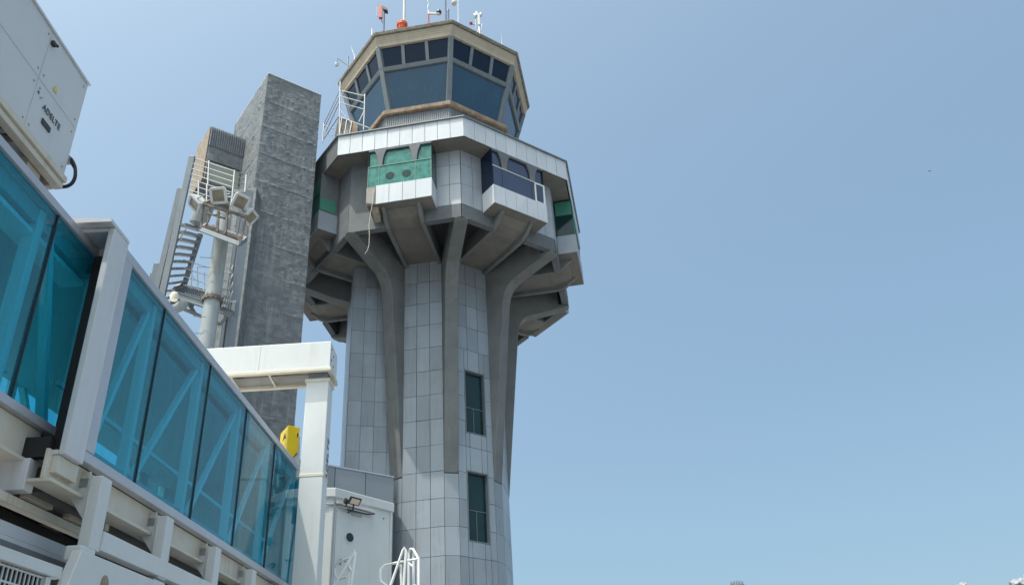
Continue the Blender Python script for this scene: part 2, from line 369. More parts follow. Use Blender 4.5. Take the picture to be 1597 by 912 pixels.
# lift shaft on the left
LR, LW = 4.36, 1.9
u_, w_ = rd(-2), tg(-2)
ls = M(); ls.ext([AX+u_*2.2-w_*LW+Z*GZ, AX+u_*LR-w_*LW+Z*GZ, AX+u_*LR+w_*LW+Z*GZ, AX+u_*2.2+w_*LW+Z*GZ], Z*(26.2-GZ)); 
ls.build('lift_shaft_core', MT['joint'], T)
lt = M()
for i in range(len(zsh)-1):
    a, b = zsh[i]+.007, zsh[i+1]-.007
    for kx in range(4):                                  # front side (towards the camera)
        x0, x1 = LR-.58*kx, LR-.58*(kx+1)
        for sgn in (-1, 1):
            P = [AX+u_*x+w_*(LW)*sgn+Z*z for x, z in ((x0-.007, a), (x1+.007, a), (x1+.007, b), (x0-.007, b))]; lt.ext(P, w_*sgn*.03)
    for kx in range(6):
        y0 = -LW+kx*LW/3; P = [AX+u_*LR+w_*y+Z*z for y, z in ((y0+.007, a), (y0+LW/3-.007, a), (y0+LW/3-.007, b), (y0+.007, b))]; lt.ext(P, u_*.03)
lt.build('lift_shaft_cladding', MT['tile'], T)
# body: floor slab, ring beam, walls
fl = M(); octring(fl, [(6.7, 26.3), (6.92, 26.3), (6.92, 26.5), (2.0, 26.5)]); fl.build('floor_slab', MT['conc'], T)
for j in range(8):
    rb = M()
    for s0, s1 in ((-2.64, -.92), (.92, 2.64)):
        rb = M(); q = [(6.12, 25.42), (6.44, 25.42), (6.44, 26.16), (6.12, 26.3)]
        rb.ext([Fp(j, a, s0*(a/6.44 if s0 < -1 else 1), z) for a, z in q], tg(j+.5)*(s1-s0))
        rb.build('ring_beam', MT['conc_blue'], T, bevel=.02)
wl = M(); octring(wl, [(6.92, 26.18), (6.92, 29.4)]); wl.build('body_wall', MT['joint'], T)
BZ = [26.17, 27.35, 28.5, 29.36]; BAP = 6.92*C225
for j in range(8):
    if j == 6: continue
    wt = M(); hb = BAP*math.tan(math.pi/8)
    if j == 7:
        wt.ext([Fp(7, BAP, -hb, 25.45), Fp(7, BAP, -1.5, 25.45), Fp(7, BAP, -1.5, 29.36), Fp(7, BAP, -hb, 29.36)], rd(7.5)*.045); wt.build('bare_body_wall', MT['conc_blue'], T)
    else: tiles(wt, j, BAP, -hb-.0, -1.5, BZ, .62); wt.build('body_cladding', MT['body_tile'], T)
    wt = M(); tiles(wt, j, BAP, 1.5, hb, BZ, .62); wt.build('body_cladding', MT['body_tile'], T)
wt = M(); hb = BAP*math.tan(math.pi/8)
wt.ext([Fp(6, BAP, -hb, 25.4), Fp(6, BAP, hb, 25.4), Fp(6, BAP, hb, 29.36), Fp(6, BAP, -hb, 29.36)], rd(6.5)*.04); wt.build('bare_body_wall', MT['conc_blue'], T)
# ribs and soffit under each bay
def ribset(j):
    rs = M()
    pr = [(2.9, 25.42), (5.9, 25.42), (6.3, 25.45), (6.6, 25.6), (6.85, 25.86), (7.12, 26.05), (7.12, 26.3), (2.9, 26.3)]
    for t in (-.92, .73): rs = M(); rs.ext([Fp(j, a, t, z) for a, z in pr], tg(j+.5)*.19); rs.build('rib', MT['conc'], T, bevel=.035)
    so = M(); so.ext([Fp(j, a, -.735, z) for a, z in ((2.9, 25.62), (5.9, 25.62), (6.5, 25.78), (6.9, 26.03), (6.9, 26.3), (2.9, 26.3))], tg(j+.5)*1.47)
    so.build('soffit', MT['soffit'], T)
for j in range(8): ribset(j)
# bay windows: parapet box > glazing, haunches, panes
def bay(j, glassm, kind):
    P0 = 7.40; hw = 1.5; zb, zp, zt = 26.06, 27.12, 29.33
    bx = M()
    bx.ext([Fp(j, a, -hw, z) for a, z in ((6.30, zb), (P0-.03, zb), (P0-.03, zp-.01), (6.30, zp-.01))], tg(j+.5)*2*hw)
    B = bx.build('bay_window', MT['soffit'], T)
    tl = M(); t_start = -1.08 if kind == 'green' else -hw
    tiles(tl, j, P0-.03, t_start, hw+.02, [zb, zp], .62)
    for sg in (-1, 1):
        if kind == 'green' and sg < 0: continue
        Q = [Fp(j, a, hw*sg, z) for a, z in ((6.46, zb+.0), (P0, zb), (P0, zp), (6.46, zp))]; tl.ext(Q, tg(j+.5)*sg*.02)
    tl.build('parapet_tiles', MT['fascia_tile'] if kind in ('green', 'blue') else MT['tile'], B)
    if kind == 'green':
        ra = M(); ra.ext([Fp(j, P0-.03, -hw-.02, zb+.12), Fp(j, P0-.03, -1.12, zb+.02), Fp(j, P0-.03, -1.1, zp-.1), Fp(j, P0-.03, -hw-.02, zp-.06)], rd(j+.5)*.03); ra.build('bare_patch', MT['tile_old'], B)
        lp = M(); lp.ext([Fp(j, a, -1.30, z) for a, z in ((6.7, 26.05), (7.25, 26.05), (7.12, 25.75), (6.75, 25.5))], tg(j+.5)*.3); lp.build('broken_bracket', MT['rough_edge'], B, bevel=.03)
    # three panes split by haunches
    G = P0-.06; zc = 28.28
    gp = M()
    for a, b in ((-hw+.03, -.98), (-.96, .72), (.74, hw-.03)):
        gp.ext([Fp(j, G, a, zp), Fp(j, G, b, zp), Fp(j, G, b, zc), Fp(j, G, a, zc)], rd(j+.5)*.012)
        gp.ext([Fp(j, G-.1, a, zc), Fp(j, G-.1, b, zc), Fp(j, G-.1, b, zt), Fp(j, G-.1, a, zt)], rd(j+.5)*.012)
    gp.build('glazing', MT[glassm], B)
    sg_ = M()
    for sg in (-1, 1):
        sg_ = M(); Q = [Fp(j, a, hw*sg, z) for a, z in ((6.46, zp), (G, zp), (G, zt), (6.46, zt))]; sg_.ext(Q, tg(j+.5)*-sg*.012)
        sg_.build('side_pane', MT['darkgreen' if kind != 'blue' else 'navyglass'], B)
    if kind == 'half' and j != 6:
        sw = M(); Q = [Fp(j, a, -hw-.004, z) for a, z in ((6.5, zc+.1), (G-.02, zc+.1), (G-.02, zt-.1), (6.5, zt-.1))]; sw.ext(Q, -tg(j+.5)*.006); sw.build('side_blind', MT['shade_green'], B)
    if j == 6:
        sw = M(); Q = [Fp(j, a, hw, z) for a, z in ((6.46, zp), (P0, zp), (P0, zt), (6.46, zt))]; sw.ext(Q, tg(j+.5)*.03); sw.build('side_wall', MT['conc_blue'], B)
        sw = M(); Q = [Fp(j, a, hw+.03, z) for a, z in ((6.6, zp+.05), (P0-.02, zp+.05), (P0-.02, zp+.75), (6.6, zp+.75))]; sw.ext(Q, tg(j+.5)*.02); sw.build('side_blind', MT['shade_green'], B)
    hn = M()
    def arch(cx, half, depth, zbot):                     # haunch: wide at the top, narrow below, curved flanks
        pts = []
        for i in range(9):
            q = i/8; pts.append((cx-half*(.32+.68*q**2.6), zbot+(zt-zbot)*q))
        pts += [(2*cx-t, z) for t, z in pts[::-1]]
        hn.ext([Fp(j, G-.07, t, z) for t, z in pts], rd(j+.5)*depth)
    if kind == 'green': arch(-.93, .33, .09, 28.25); arch(.70, .33, .09, 28.2)
    else: arch(-.80, .42, .09, 28.3); arch(.85, .40, .09, 28.25)
    hn.ext([Fp(j, G-.07, -hw, zt-.1), Fp(j, G-.07, hw, zt-.1), Fp(j, G-.07, hw, zt), Fp(j, G-.07, -hw, zt)], rd(j+.5)*.088)
    hn.build('haunch', MT['conc_blue'], B, bevel=.01)
    fr = M()
    def bar(a, b, c, d, o=.03): fr.ext([Fp(j, G+.012, a, c), Fp(j, G+.012, b, c), Fp(j, G+.012, b, d), Fp(j, G+.012, a, d)], rd(j+.5)*o)
    bar(-hw, hw, zc-.02, zc+.02)
    if kind == 'blue':
        bar(.92, .98, zp, zc-.02, .04); bar(1.42, hw, zp, zc-.02, .04); bar(.98, 1.42, zc-.08, zc-.02, .04); bar(.98, 1.42, zp, zp+.05, .04)
        fr.build('pane_frame', MT['white'], B)
    else:
        for t in (-hw+.0, -.985, .725, hw-.03): bar(t, t+.03, zp, zc-.02, .02)
        fr.build('pane_frame', MT['shade_green'], B)
    if kind == 'green':
        for t in (-.45, .33): dk = M(); dk.lathe(Fp(j, G+.012, t, 27.62), [(.21, 0), (.21, .012)], 20, rd(j+.5)); dk.build('fan_opening', MT['darkgreen'], B)
    if kind == 'half':
        dk = M(); dk.ext([Fp(j, G+.014, -hw+.05, 28.32), Fp(j, G+.014, hw-.05, 28.32), Fp(j, G+.014, hw-.05, 29.2), Fp(j, G+.014, -hw+.05, 29.2)], rd(j+.5)*.02); dk.build('blind', MT['shade_green'], B)
for j in range(8):
    if j == 7: bay(j, 'greenfilm', 'green')
    elif j == 0: bay(j, 'bayblue', 'blue')
    elif j == 6: bay(j, 'shade_green', 'half')
    else: bay(j, 'darkgreen', 'half')
# roof slab of the body, fascia
FT, FB, FA = 30.5, 29.34, 8.0
sl = M(); octring(sl, [(5.0, 29.36), (7.86, 29.36), (7.93, 30.46), (5.0, 30.46)]); sl.build('terrace_slab', MT['soffit'], T)
fap = 7.93*C225
for j in range(8):
    ft = M(); hf = fap*math.tan(math.pi/8)
    if j == 6:
        ft.ext([Fp(j, fap-.05, -hf, FB), Fp(j, fap-.05, hf, FB), Fp(j, fap-.02, hf, FT), Fp(j, fap-.02, -hf, FT)], rd(j+.5)*.05); ft.build('bare_fascia', MT['conc_blue'], T); continue
    tiles(ft, j, fap, -hf-.01, hf+.01, [FB, FT], .605); ft.build('fascia_panel', MT['fascia_tile'], T)
cp = M(); octring(cp, [(7.88, 30.5), (8.06, 30.5), (8.06, 30.56), (7.88, 30.56)], cap=False)
P = len(cp.v)-32; cp.f += [[P+24+k, P+24+(k+1) % 8, P+(k+1) % 8, P+k] for k in range(8)]; cp.t += [.5]*8
cp.build('terrace_coping', MT['mull'], T)
# corrugated wall below cab, brown ledge
cw = M(); pts = []
N_ = 16
cr = M(); octring(cr, [(4.50, 30.5), (4.50, 34.43)]); 
for j in range(8):
    ap = 4.50*C225; h_ = ap*math.tan(math.pi/8); k_ = 30
    for i in range(k_):
        t = -h_+2*h_*(i+.25)/k_; cr.ext([Fp(j, ap-.01, t, 30.5), Fp(j, ap+.045, t+.012, 30.5), Fp(j, ap+.045, t+h_/k_-.012, 30.5), Fp(j, ap-.01, t+h_/k_, 30.5)], Z*3.915)
cr.build('corrugated_wall', MT['corr'], T)
lg = M(); octring(lg, [(4.0, 34.42), (4.62, 34.42), (4.70, 34.47), (4.72, 34.72), (4.3, 34.86), (4.0, 34.86)]); lg.build('cab_ledge', MT['ledge'], T, bevel=.02)
# cab glazing
def cabR(z): return 4.24+(z-34.86)*(5.34-4.24)/(38.85-34.86)
gm = M(); octring(gm, [(cabR(34.86)-.06, 34.84), (cabR(37.42)-.06, 37.42)]); gm.build('cab_window', MT['cabglass'], T)
gm = M(); octring(gm, [(cabR(37.5)-.07, 37.44), (cabR(38.85)-.07, 38.86)]); gm.build('clerestory_glass', MT['navyglass'], T)
tr = M()
for j in range(8):
    z0, z1 = 37.36, 37.58
    q = []
    for z, o in ((z0, -.08), (z0, .06), (z1, .10), (z1, -.1)):
        q.append((cabR(z)+o, z))
    tr.add([V(j, R, z) for R, z in q]+[V(j+1, R, z) for R, z in q], [(0, 1, 5, 4), (1, 2, 6, 5), (2, 3, 7, 6), (3, 0, 4, 7)])
tr.build('transom', MT['mull'], T)
for k in range(8):
    cm_ = M()
    P = []
    for z in (34.86, 38.86):
        R = cabR(z)
        P += [AX+rd(k)*(R-.25)-tg(k)*.16+Z*z, AX+rd(k)*(R+.07)-tg(k)*.135+Z*z, AX+rd(k)*(R+.07)+tg(k)*.135+Z*z, AX+rd(k)*(R-.25)+tg(k)*.16+Z*z]
    cm_.add(P, [(3, 2, 1, 0), (4, 5, 6, 7), (0, 1, 5, 4), (1, 2, 6, 5), (2, 3, 7, 6), (3, 0, 4, 7)]); cm_.build('corner_mullion', MT['mull'], T, bevel=.02)
for j in range(8):
    for tt in (-.66, .66):
        mm_ = M(); P = []
        for z in (37.58, 38.86):
            ap = cabR(z)*C225
            P += [Fp(j, ap-.12, tt-.09, z), Fp(j, ap+.02, tt-.09, z), Fp(j, ap+.02, tt+.09, z), Fp(j, ap-.12, tt+.09, z)]
        mm_.add(P, [(3, 2, 1, 0), (4, 5, 6, 7), (0, 1, 5, 4), (1, 2, 6, 5), (2, 3, 7, 6), (3, 0, 4, 7)]); mm_.build('clerestory_mullion', MT['mull'], T)
# cab roof crown: sloped board-marked concrete, weathered top coping
cr = M(); octring(cr, [(4.9, 38.84), (5.42, 38.84), (5.44, 39.0), (5.60, 39.52), (4.8, 39.6)]); cr.build('crown', MT['beige'], T, bevel=.02)
cr = M(); octring(cr, [(5.2, 39.525), (5.70, 39.525), (5.74, 39.74), (5.3, 39.82), (4.0, 39.85)]); cr.build('crown_coping', MT['beige_dark'], T, bevel=.03)
bl = M()
for q in range(3):
    z = 39.12+q*.13; R = 5.44+(z-39.0)*.16/.52
    for k in range(8): bl.add([V(k, R-.05, z), V(k, R+.004, z), V(k+1, R+.004, z), V(k+1, R-.05, z), V(k, R-.05, z+.012), V(k, R+.009, z+.012), V(k+1, R+.009, z+.012), V(k+1, R-.05, z+.012)], [(0, 3, 2, 1), (4, 5, 6, 7), (1, 2, 6, 5)])
bl.build('board_line', MT['ledge'], T)

# ---------- things on the tower roof
RZ = 39.83
def roofpt(u, v, R=5.2, zz=RZ): r = ray(u, v); return r*(zz/r[2])
def onR(u, v):                                          # depth of the front parapet of the roof
    return atY(u, v, 35.4)
# wind sensor (red) on navy bent post
p = onR(598, 50); W = root('wind_sensor', p-Z*.35, 'red wind marker with a black hood on a bent navy post on the cab roof', 'wind sensor')
m = M(); m.tube([onR(598, 58), onR(598.5, 40), onR(599, 20)], .05); m.tube([onR(599, 40), onR(594, 30)], .035); m.build('post', MT['navy'], W, smooth=True)
m = M(); m.beam(onR(593.5, 29), onR(593.5, 10), .16, .2); m.build('red_panel', MT['red'], W, bevel=.01)
m = M(); m.tube([onR(591, 27), onR(588, 25.5), onR(588.5, 9), onR(592, 9)], .018); m.build('frame', MT['galv'], W)
m = M(); m.ext([onR(597, 9), onR(604, 13), onR(604, 16), onR(600, 15), onR(597, 14)], A(0, .3, 0)); m.build('hood', MT['black'], W); 
# orange obstruction beacon
p = onR(627, 42); W = root('obstruction_beacon', p-Z*.2, 'round orange warning beacon sitting on the left front edge of the cab roof', 'warning beacon')
m = M(); m.lathe(p-Z*.3, [(.2, 0), (.24, .1), (.24, .3), (.30, .34), (.31, .5), (.22, .62), (.1, .66)], 20); m.build('drum', MT['orange'], W, smooth=True)
m = M()
for k in range(10): a = k*math.pi/5; m.beam(p+A(math.cos(a)*.25, math.sin(a)*.25, -.22), p+A(math.cos(a)*.31, math.sin(a)*.31, .22), .03, .03)
m.build('guard', MT['red'], W)
p = onR(628, 36)+A(0, .5, 0); W = root('antenna_pole', p-Z*.3, 'tall plain white pole rising from behind the orange beacon', 'antenna pole')
m = M(); m.tube([p-Z*.3, p+Z*3.0], .075, 10); m.build('pole', MT['white'], W, smooth=True)
m = M(); m.tube([p+Z*3, p+Z*5.5], .03, 8); m.build('whip', MT['white'], W, smooth=True)
# striped mast with arm and camera
p = onR(668, 37); W = root('camera_mast', p-Z*.3, 'thin red and white mast with a side arm carrying a black camera', 'camera mast')
for a, b, mm in ((40, 23, 'red'), (22.8, 15, 'white')): m = M(); m.tube([onR(668.5, a), onR(668, b)], .05); m.build('mast_section', MT[mm], W, smooth=True)
m = M(); pts = [onR(668+random.uniform(-1, .6), y) for y in range(14, -26, -3)]; m.tube(pts, .03); m.build('cable_bundle', MT['galv'], W)
m = M(); m.beam(onR(669, 21.5), onR(683, 22), .1, .12); m.build('arm', MT['white'], W, bevel=.01)
m = M(); m.lathe(onR(684.5, 21), [(.08, -.1), (.14, -.02), (.15, .1), (.1, .22), (.02, .25)], 14); m.build('camera', MT['black'], W, smooth=True)
m = M(); m.lathe(onR(684, 22.5), [(.03, -.08), (.11, -.02), (.1, .06)], 14); m.build('lens_dome', MT['white'], W, smooth=True)
p = onR(695, 32); W = root('antenna_pole', p-Z*.3, 'thick navy pole at the front corner of the cab roof, left of its shorter twin', 'antenna pole')
m = M(); m.tube([p-Z*.3, p+Z*2.8], .055, 8); m.build('pole', MT['navy'], W, smooth=True)
m = M(); m.tube([p+Z*2.8, p+Z*4.5], .02, 8); m.build('whip', MT['navy'], W, smooth=True)
p = onR(699.3, 31); W = root('antenna_pole', p-Z*.3, 'thinner navy pole with a knobbed tip, right of the taller pole at the roof corner', 'antenna pole')
m = M(); m.tube([p-Z*.3, p+Z*.6, p+Z*.78, p+Z*.9], .045, 8, rs=[.045, .045, .07, .02]); m.build('pole', MT['navy'], W, smooth=True)
p = onR(708, 6); W = root('dome_camera', onR(712, 38), 'white dome camera hanging from a gooseneck above the front roof corner', 'camera')
m = M(); m.tube([onR(712, 40)+A(0, 1.2, 0), onR(712, -30)+A(0, 1.2, 0), onR(711, -36)+A(0, .8, 0), onR(709.5, -36), onR(708.5, -30), onR(708, -2)], .03); m.build('gooseneck', MT['white'], W, smooth=True)
m = M(); m.lathe(onR(708, 5), [(.05, .18), (.13, .08), (.15, -.02), (.12, -.12), (.05, -.17)][::-1], 16); m.build('dome', MT['rope'], W, smooth=True)
# white cluster
def at2(u, v, Y=36.2): return atY(u, v, Y)
W = root('antenna_cluster', at2(748, 52), 'cluster of small white antennas on a lattice stub on the right front roof edge', 'antenna cluster')
m = M()
m.tube([at2(749, 54), at2(746, 30), at2(745.5, 22)], .06)
for a in ((749, 54, 752, 38), (745, 52, 748, 38), (752, 54, 748, 44), (741.5, 48, 741.5, 28)): m.tube([at2(a[0], a[1]), at2(a[2], a[3])], .022)
m.build('lattice', MT['galv'], W)
for (u, v, r) in ((741, 26, .09), (750, 24, .08), (743.5, 22, .07)):
    m = M(); m.lathe(at2(u, v), [(r*.5, -.12), (r, -.05), (r, .12), (r*.4, .2)], 10); m.build('antenna_head', MT['white'], W, smooth=True)
m = M(); m.box(at2(744, 24), A(.2, 0, 0), A(0, .08, 0), A(0, 0, .1)); m.box(at2(747, 33), A(.07, 0, 0), A(0, .08, 0), A(0, 0, .4)); m.build('sector_box', MT['white'], W, bevel=.02)
p = at2(734.5, 37); W = root('warning_light', at2(741, 47), 'tiny red lamp on a thin arm left of the white antenna cluster', 'warning light')
m = M(); m.tube([at2(741, 49), at2(741, 40), at2(736, 38)], .02); m.build('arm', MT['navy'], W)
m = M(); m.lathe(p, [(.05, -.09), (.09, -.03), (.09, .06), (.03, .1)], 10); m.build('lamp', MT['red'], W, smooth=True)
def rod(u, v, u2, v2, Y, label, r=.02):
    W = root('lightning_rod', atY(u, v, Y)-Z*.2, label, 'lightning rod')
    m = M(); m.tube([atY(u, v, Y)-Z*.2, atY(u, v, Y)+Z*.1, atY(u2, v2, Y)], r, 6, rs=[r*2, r*1.6, r*.6]); m.build('rod', MT['galv'], W, smooth=True)
rod(783, 70, 781.5, 54, 36.8, 'short bare rod near the right end of the cab roof edge')
rod(553, 91, 547, 72, 37.2, 'slanted thin rod on the left edge of the cab roof with a small knob')
rod(580, 52, 580, 44, 35.6, 'very short rod beside the left front roof corner')
W = root('dome_camera', atY(543, 105, 37.6), 'white dome camera hanging from a bent arm at the far left of the cab roof', 'camera')
m = M(); m.tube([atY(542, 110, 37.6), atY(543, 88, 37.6)], .045); m.tube([atY(543, 103, 37.6), atY(528, 92, 37.6), atY(526, 92, 37.6), atY(525.5, 98, 37.6)], .03); m.build('bracket', MT['steel'], W, smooth=True)
m = M(); m.lathe(atY(525, 101, 37.6), [(.04, .12), (.12, .06), (.13, -.03), (.08, -.12), (.02, -.14)][::-1], 14); m.build('dome', MT['white'], W, smooth=True)

# scaffold on the terrace, left
W = root('scaffold', atY(533, 212, 35.4), 'white tube scaffold with guard rails and a sloped ladder on the left of the terrace', 'scaffold')
S1, S2 = 35.2, 34.4
def tubes(name, segs, r, mt=MT['galv']):
    m = M()
    for s in segs: m.tube([atY(*p) for p in s], r, 6)
    return m.build(name, mt, W)
tubes('upright', [((529, 215, S1), (530.5, 128, S1)), ((567, 203, S1), (569, 147, S1)), ((503, 222, 36.4), (505, 192, 36.4))], .035)
tubes('guard_rail', [((530, 141, S1), (569, 150, S1)), ((530, 150, S1), (568.5, 160.5, S1)), ((530, 160, S1), (568, 171, S1))], .028, MT['white'])
tubes('stair_rail', [((530, 141, S1), (505, 194, 36.4)), ((530, 150, S1), (506, 199, 36.4)), ((529.5, 160, S1), (507, 208, 36.4)), ((528, 182, S1), (505, 217, 36.4)), ((505, 196, 36.4), (521, 201, 35.8)), ((505, 206, 36.4), (519, 212, 35.8))], .024)
tubes('brace', [((530, 171, S1), (540, 184, S1)), ((568, 173, S1), (560, 190, S1)), ((543, 186, S1), (556, 205, S1))], .026)
tubes('ledger', [((528, 182, S1), (576, 200, S1))], .035, MT['white'])
m = M(); Q = [atY(528, 182, S1), atY(560, 193, S1), atY(556, 208, S1), atY(522, 212, S1+.2)]
m.ext(Q, A(0, .06, 0)); m.build('deck_board', MT['tile_old'], W)
m = M(); Q = [atY(547, 190, S1-.03), atY(558, 194, S1-.03), atY(557, 207, S1-.03), atY(545, 209, S1-.03)]; m.ext(Q, A(0, .02, 0)); m.build('pink_board', MT['ledge'], W)
for k_ in range(3):
    m = M(); m.beam(atY(533+8*k_, 184+2.5*k_, S1-.06), atY(529+8*k_, 211-k_, S1-.06), .05, .04); m.build('board_batten', MT['galv'], W)
# hanging rope
p0 = Fp(7, 7.2, -1.2, 27.0)
W = M(); y_ = p0[1]-.25
pts = [atY(u, v, y_) for u, v in ((582.5, 296), (582, 305), (580, 322), (577.5, 335), (575.5, 350), (576, 368), (575.5, 382), (573, 390), (569, 396))]
W.tube(pts, .014, 6); tagk(W.build('rope', MT['rope'], smooth=True), 'thin pale rope dangling from the bare corner of the green bay', 'rope')

# ------------------------------------------------------------------ rough concrete tower in front, with machine room
BA, BU = 37.2, dirh(37.2); BN = A(BU[1], -BU[0], 0)         # BN faces the camera side, BU runs along its front
c0 = atY(418.4, 114.8, 32); topz = c0[2]; c0 = A(c0[0], c0[1], 0)
W_, D_ = 2.8, 4.3
Bk = root('concrete_tower', (c0[0], c0[1], GZ), 'square rough-rendered dark grey concrete tower standing left of the octagonal tower', 'tower')
def ringpts(step):
    out = []
    cs = [(c0, BU, W_, BN), (c0+BU*W_, -BN, D_, BU), (c0+BU*W_-BN*D_, -BU, W_, -BN), (c0-BN*D_, BN, D_, -BU)]
    for i, (o, d, L_, nn) in enumerate(cs):
        n = int(L_/(step if i in (0, 3) else .25))
        for q in range(n): out.append((o+d*L_*q/n, nn, q == 0, q/n*L_))
    return out
rp = ringpts(.05); zz = [GZ, 4, 9]+list(np.arange(12, topz-.01, .05))+[topz]
P = []; nr = len(rp)
lifts = [topz-1.75-1.62*i for i in range(20)]
for z in zz:
    for (q, nn, cn, tpos) in rp:
        v3 = Vector((q[0], q[1], z))
        d = .010*noise.fractal(v3*2.2, .9, 2.1, 4)
        x = min(abs(z-l-.05*noise.noise(v3*1.3)) for l in lifts)
        x2 = min(abs(z-l-.55-.12*noise.noise(v3*.9)) for l in lifts)
        nv = noise.noise(v3*6.5); nv2 = noise.noise(Vector((q[0]*7, q[1]*7, z*11)))
        d += max(0, .06-x)/.06*(.014+.06*max(0, nv))
        d += max(0, .05-x2)/.05*(.03*max(0, nv))
        if nv2 > .36: d += (nv2-.36)*.08
        d += .006*noise.noise(Vector((q[0]*16, q[1]*16, z*13)))
        d += -.02*max(0, noise.noise(v3*1.1)-.3)
        e = nn
        if cn: e = nn*.7
        edge = min(tpos, 99)
        P.append(q+e*d+Z*(z + (.06*noise.noise(v3*2.5) if z == topz else 0)))
fs = [(i*nr+j, i*nr+(j+1) % nr, (i+1)*nr+(j+1) % nr, (i+1)*nr+j) for i in range(len(zz)-1) for j in range(nr)]
fs.append(tuple((len(zz)-1)*nr+j for j in range(nr)))
m = M(); m.v = [tuple(p) for p in P]; m.f = fs; m.t = [.5]*len(fs)
m.build('rendered_wall', MT['rough'], Bk, smooth=True)
m = M()                                                     # bare patches where render has fallen off on the left edge
rr = []
for zc_, hh, ww in ((24.4, 1.6, .34), (22.6, .9, .25)):
    Q = []
    for i in range(16):
        a = 2*math.pi*i/16; k = 1+.25*math.sin(3*a+zc_)+.15*math.sin(7*a); Q.append(c0-BU*.05-BN*(.25+ww*.5*math.cos(a)*k)+Z*(zc_+hh/2*math.sin(a)*k))
    m.ext(Q, BU*.03)
m.build('bare_patch', MT['rough_edge'], Bk)
m = M(); Q = []
for s, d in ((0, 0), (1, 0), (1, 1), (0, 1)): Q.append(c0+BU*(s*W_*1.005-.0)-BN*(d*D_)+BN*.03+Z*(topz-.005))
m.ext(Q, Z*.06); m.build('lit_rim', MT['white'], Bk, bevel=.015)  # white slab paints in the sunlit rim along the tower top
# machine room box on its left side: corrugated front
fp = c0-BN*2.15                                            # front plane of the room
def onroom(u, v, off=0.): return hit(u, v, fp+BN*off, BN)
r1 = onroom(330, 197); s0 = (r1-fp) @ BU; zt_ = r1[2]; zb_ = onroom(345, 290)[2]
zmid = onroom(340, 232)[2]
m = M(); a = fp+BU*s0; b = fp+BU*.02
m.ext([a+Z*zb_, b+Z*zb_, b-BN*1.8+Z*zb_, a-BN*1.8+Z*zb_], Z*(zt_-zb_)); mr = m.build('machine_room', MT['rough'], Bk, bevel=.03)
m = M(); n = 16
for i in range(n):
    t0 = s0+(0.0-s0)*(i+.1)/n; t1 = s0+(0.0-s0)*(i+.65)/n
    m.ext([fp+BU*t0, fp+BU*(t0+.02)+BN*.06, fp+BU*(t1-.02)+BN*.06, fp+BU*t1], A(0, 0, 1)*(zt_-.03-zmid)); 
m2 = M(); m2.v = [(v[0], v[1], v[2]+zmid) for v in m.v]; m2.f = m.f; m2.t = m.t; m2.build('corrugated_front', MT['corr'], mr)
m = M(); lf = a
m.ext([lf-BU*.02+Z*(zb_), lf-BU*.02-BN*1.8+Z*(zb_), lf-BU*.02-BN*1.8+Z*(zt_-.02), lf-BU*.02+Z*(zt_-.02)], -BU*.03); m.build('flank_wall', MT['rough_edge'], mr, bevel=.01)
m = M(); gA, gB = onroom(332, 262, .03), onroom(366, 292, .03)
zg1, zg0 = onroom(337, 255)[2], onroom(340, 288)[2]; sA = s0+.12; sB = s0+.95*(0-s0)
m.ext([fp+BU*sA+BN*.01+Z*zg0, fp+BU*sB+BN*.01+Z*zg0, fp+BU*sB+BN*.01+Z*zg1, fp+BU*sA+BN*.01+Z*zg1], BN*.03); m.build('window_blind', mat('olive_pane', (.30, .33, .27), .2, spec=.7), mr)
m = M(); m.beam(fp+BU*(sA-.06)+BN*.03+Z*zg0, fp+BU*(sA-.06)+BN*.03+Z*zg1, .08, .08); m.beam(fp+BU*sA+BN*.03+Z*zg1, fp+BU*sB+BN*.03+Z*zg1, .06, .08); m.build('window_frame', MT['black'], mr)

# ------------------------------------------------------------------ floodlight mast
MY = 26.
mp = atY(344, 378, MY)
FM = root('floodlight_mast', (mp[0], mp[1], GZ), 'tubular grey mast carrying four square floodlights on a railed steel platform', 'floodlight mast')
m = M(); m.lathe(A(mp[0], mp[1], GZ), [(.31, 0), (.27, 17.0), (.25, 22.3)], 24); m.build('mast', MT['pole'], FM, smooth=True)
m = M(); zf = atY(333, 468, MY)[2]; m.lathe(A(mp[0], mp[1], zf-.06), [(.30, 0), (.34, .0), (.34, .12), (.30, .12)], 24)
for k in range(14): a = k*math.pi/7; m.box(A(mp[0]+.325*math.cos(a), mp[1]+.325*math.sin(a), zf), A(.02, 0, 0), A(0, .02, 0), A(0, 0, .1))
m.build('flange', MT['rust'], FM)
def mk(u, v, Y=MY-.9): return atY(u, v, Y)
# lamp platform: two tiers of rusty frame
m = M()
for a, b in (((300, 350), (384, 378)),): pass
pl = [mk(313, 357, 24.6), mk(374, 380, 24.6), mk(384, 372, 25.9), mk(322, 350, 25.9)]
for i in range(22):
    t = (i+.5)/22; m.beam(pl[0]+(pl[1]-pl[0])*t, pl[3]+(pl[2]-pl[3])*t, .022, .05)
m.build('lower_platform', MT['rust'], FM)
m = M()
for i in range(4): m.beam(pl[i]-Z*.02, pl[(i+1) % 4]-Z*.02, .07, .16)
m.beam((pl[0]+pl[1])/2-Z*.05, (pl[2]+pl[3])/2-Z*.05, .08, .08); m.beam(pl[0]-Z*.05, pl[2]-Z*.05, .08, .08); m.build('platform_frame', MT['steel'], FM)
up = [mk(318, 318, 24.6), mk(384, 338, 24.6), mk(386, 326, 25.9), mk(330, 312, 25.9)]
m = M()
for i in range(4): m.beam(up[i], up[(i+1) % 4], .06, .1)
for i in range(4): m.beam(up[i], pl[i], .05, .05)
m.beam(mk(341, 330, 24.6), mk(339, 362, 24.6), .07, .07); m.beam(mk(355, 330, 24.6), mk(352, 364, 24.6), .09, .06)
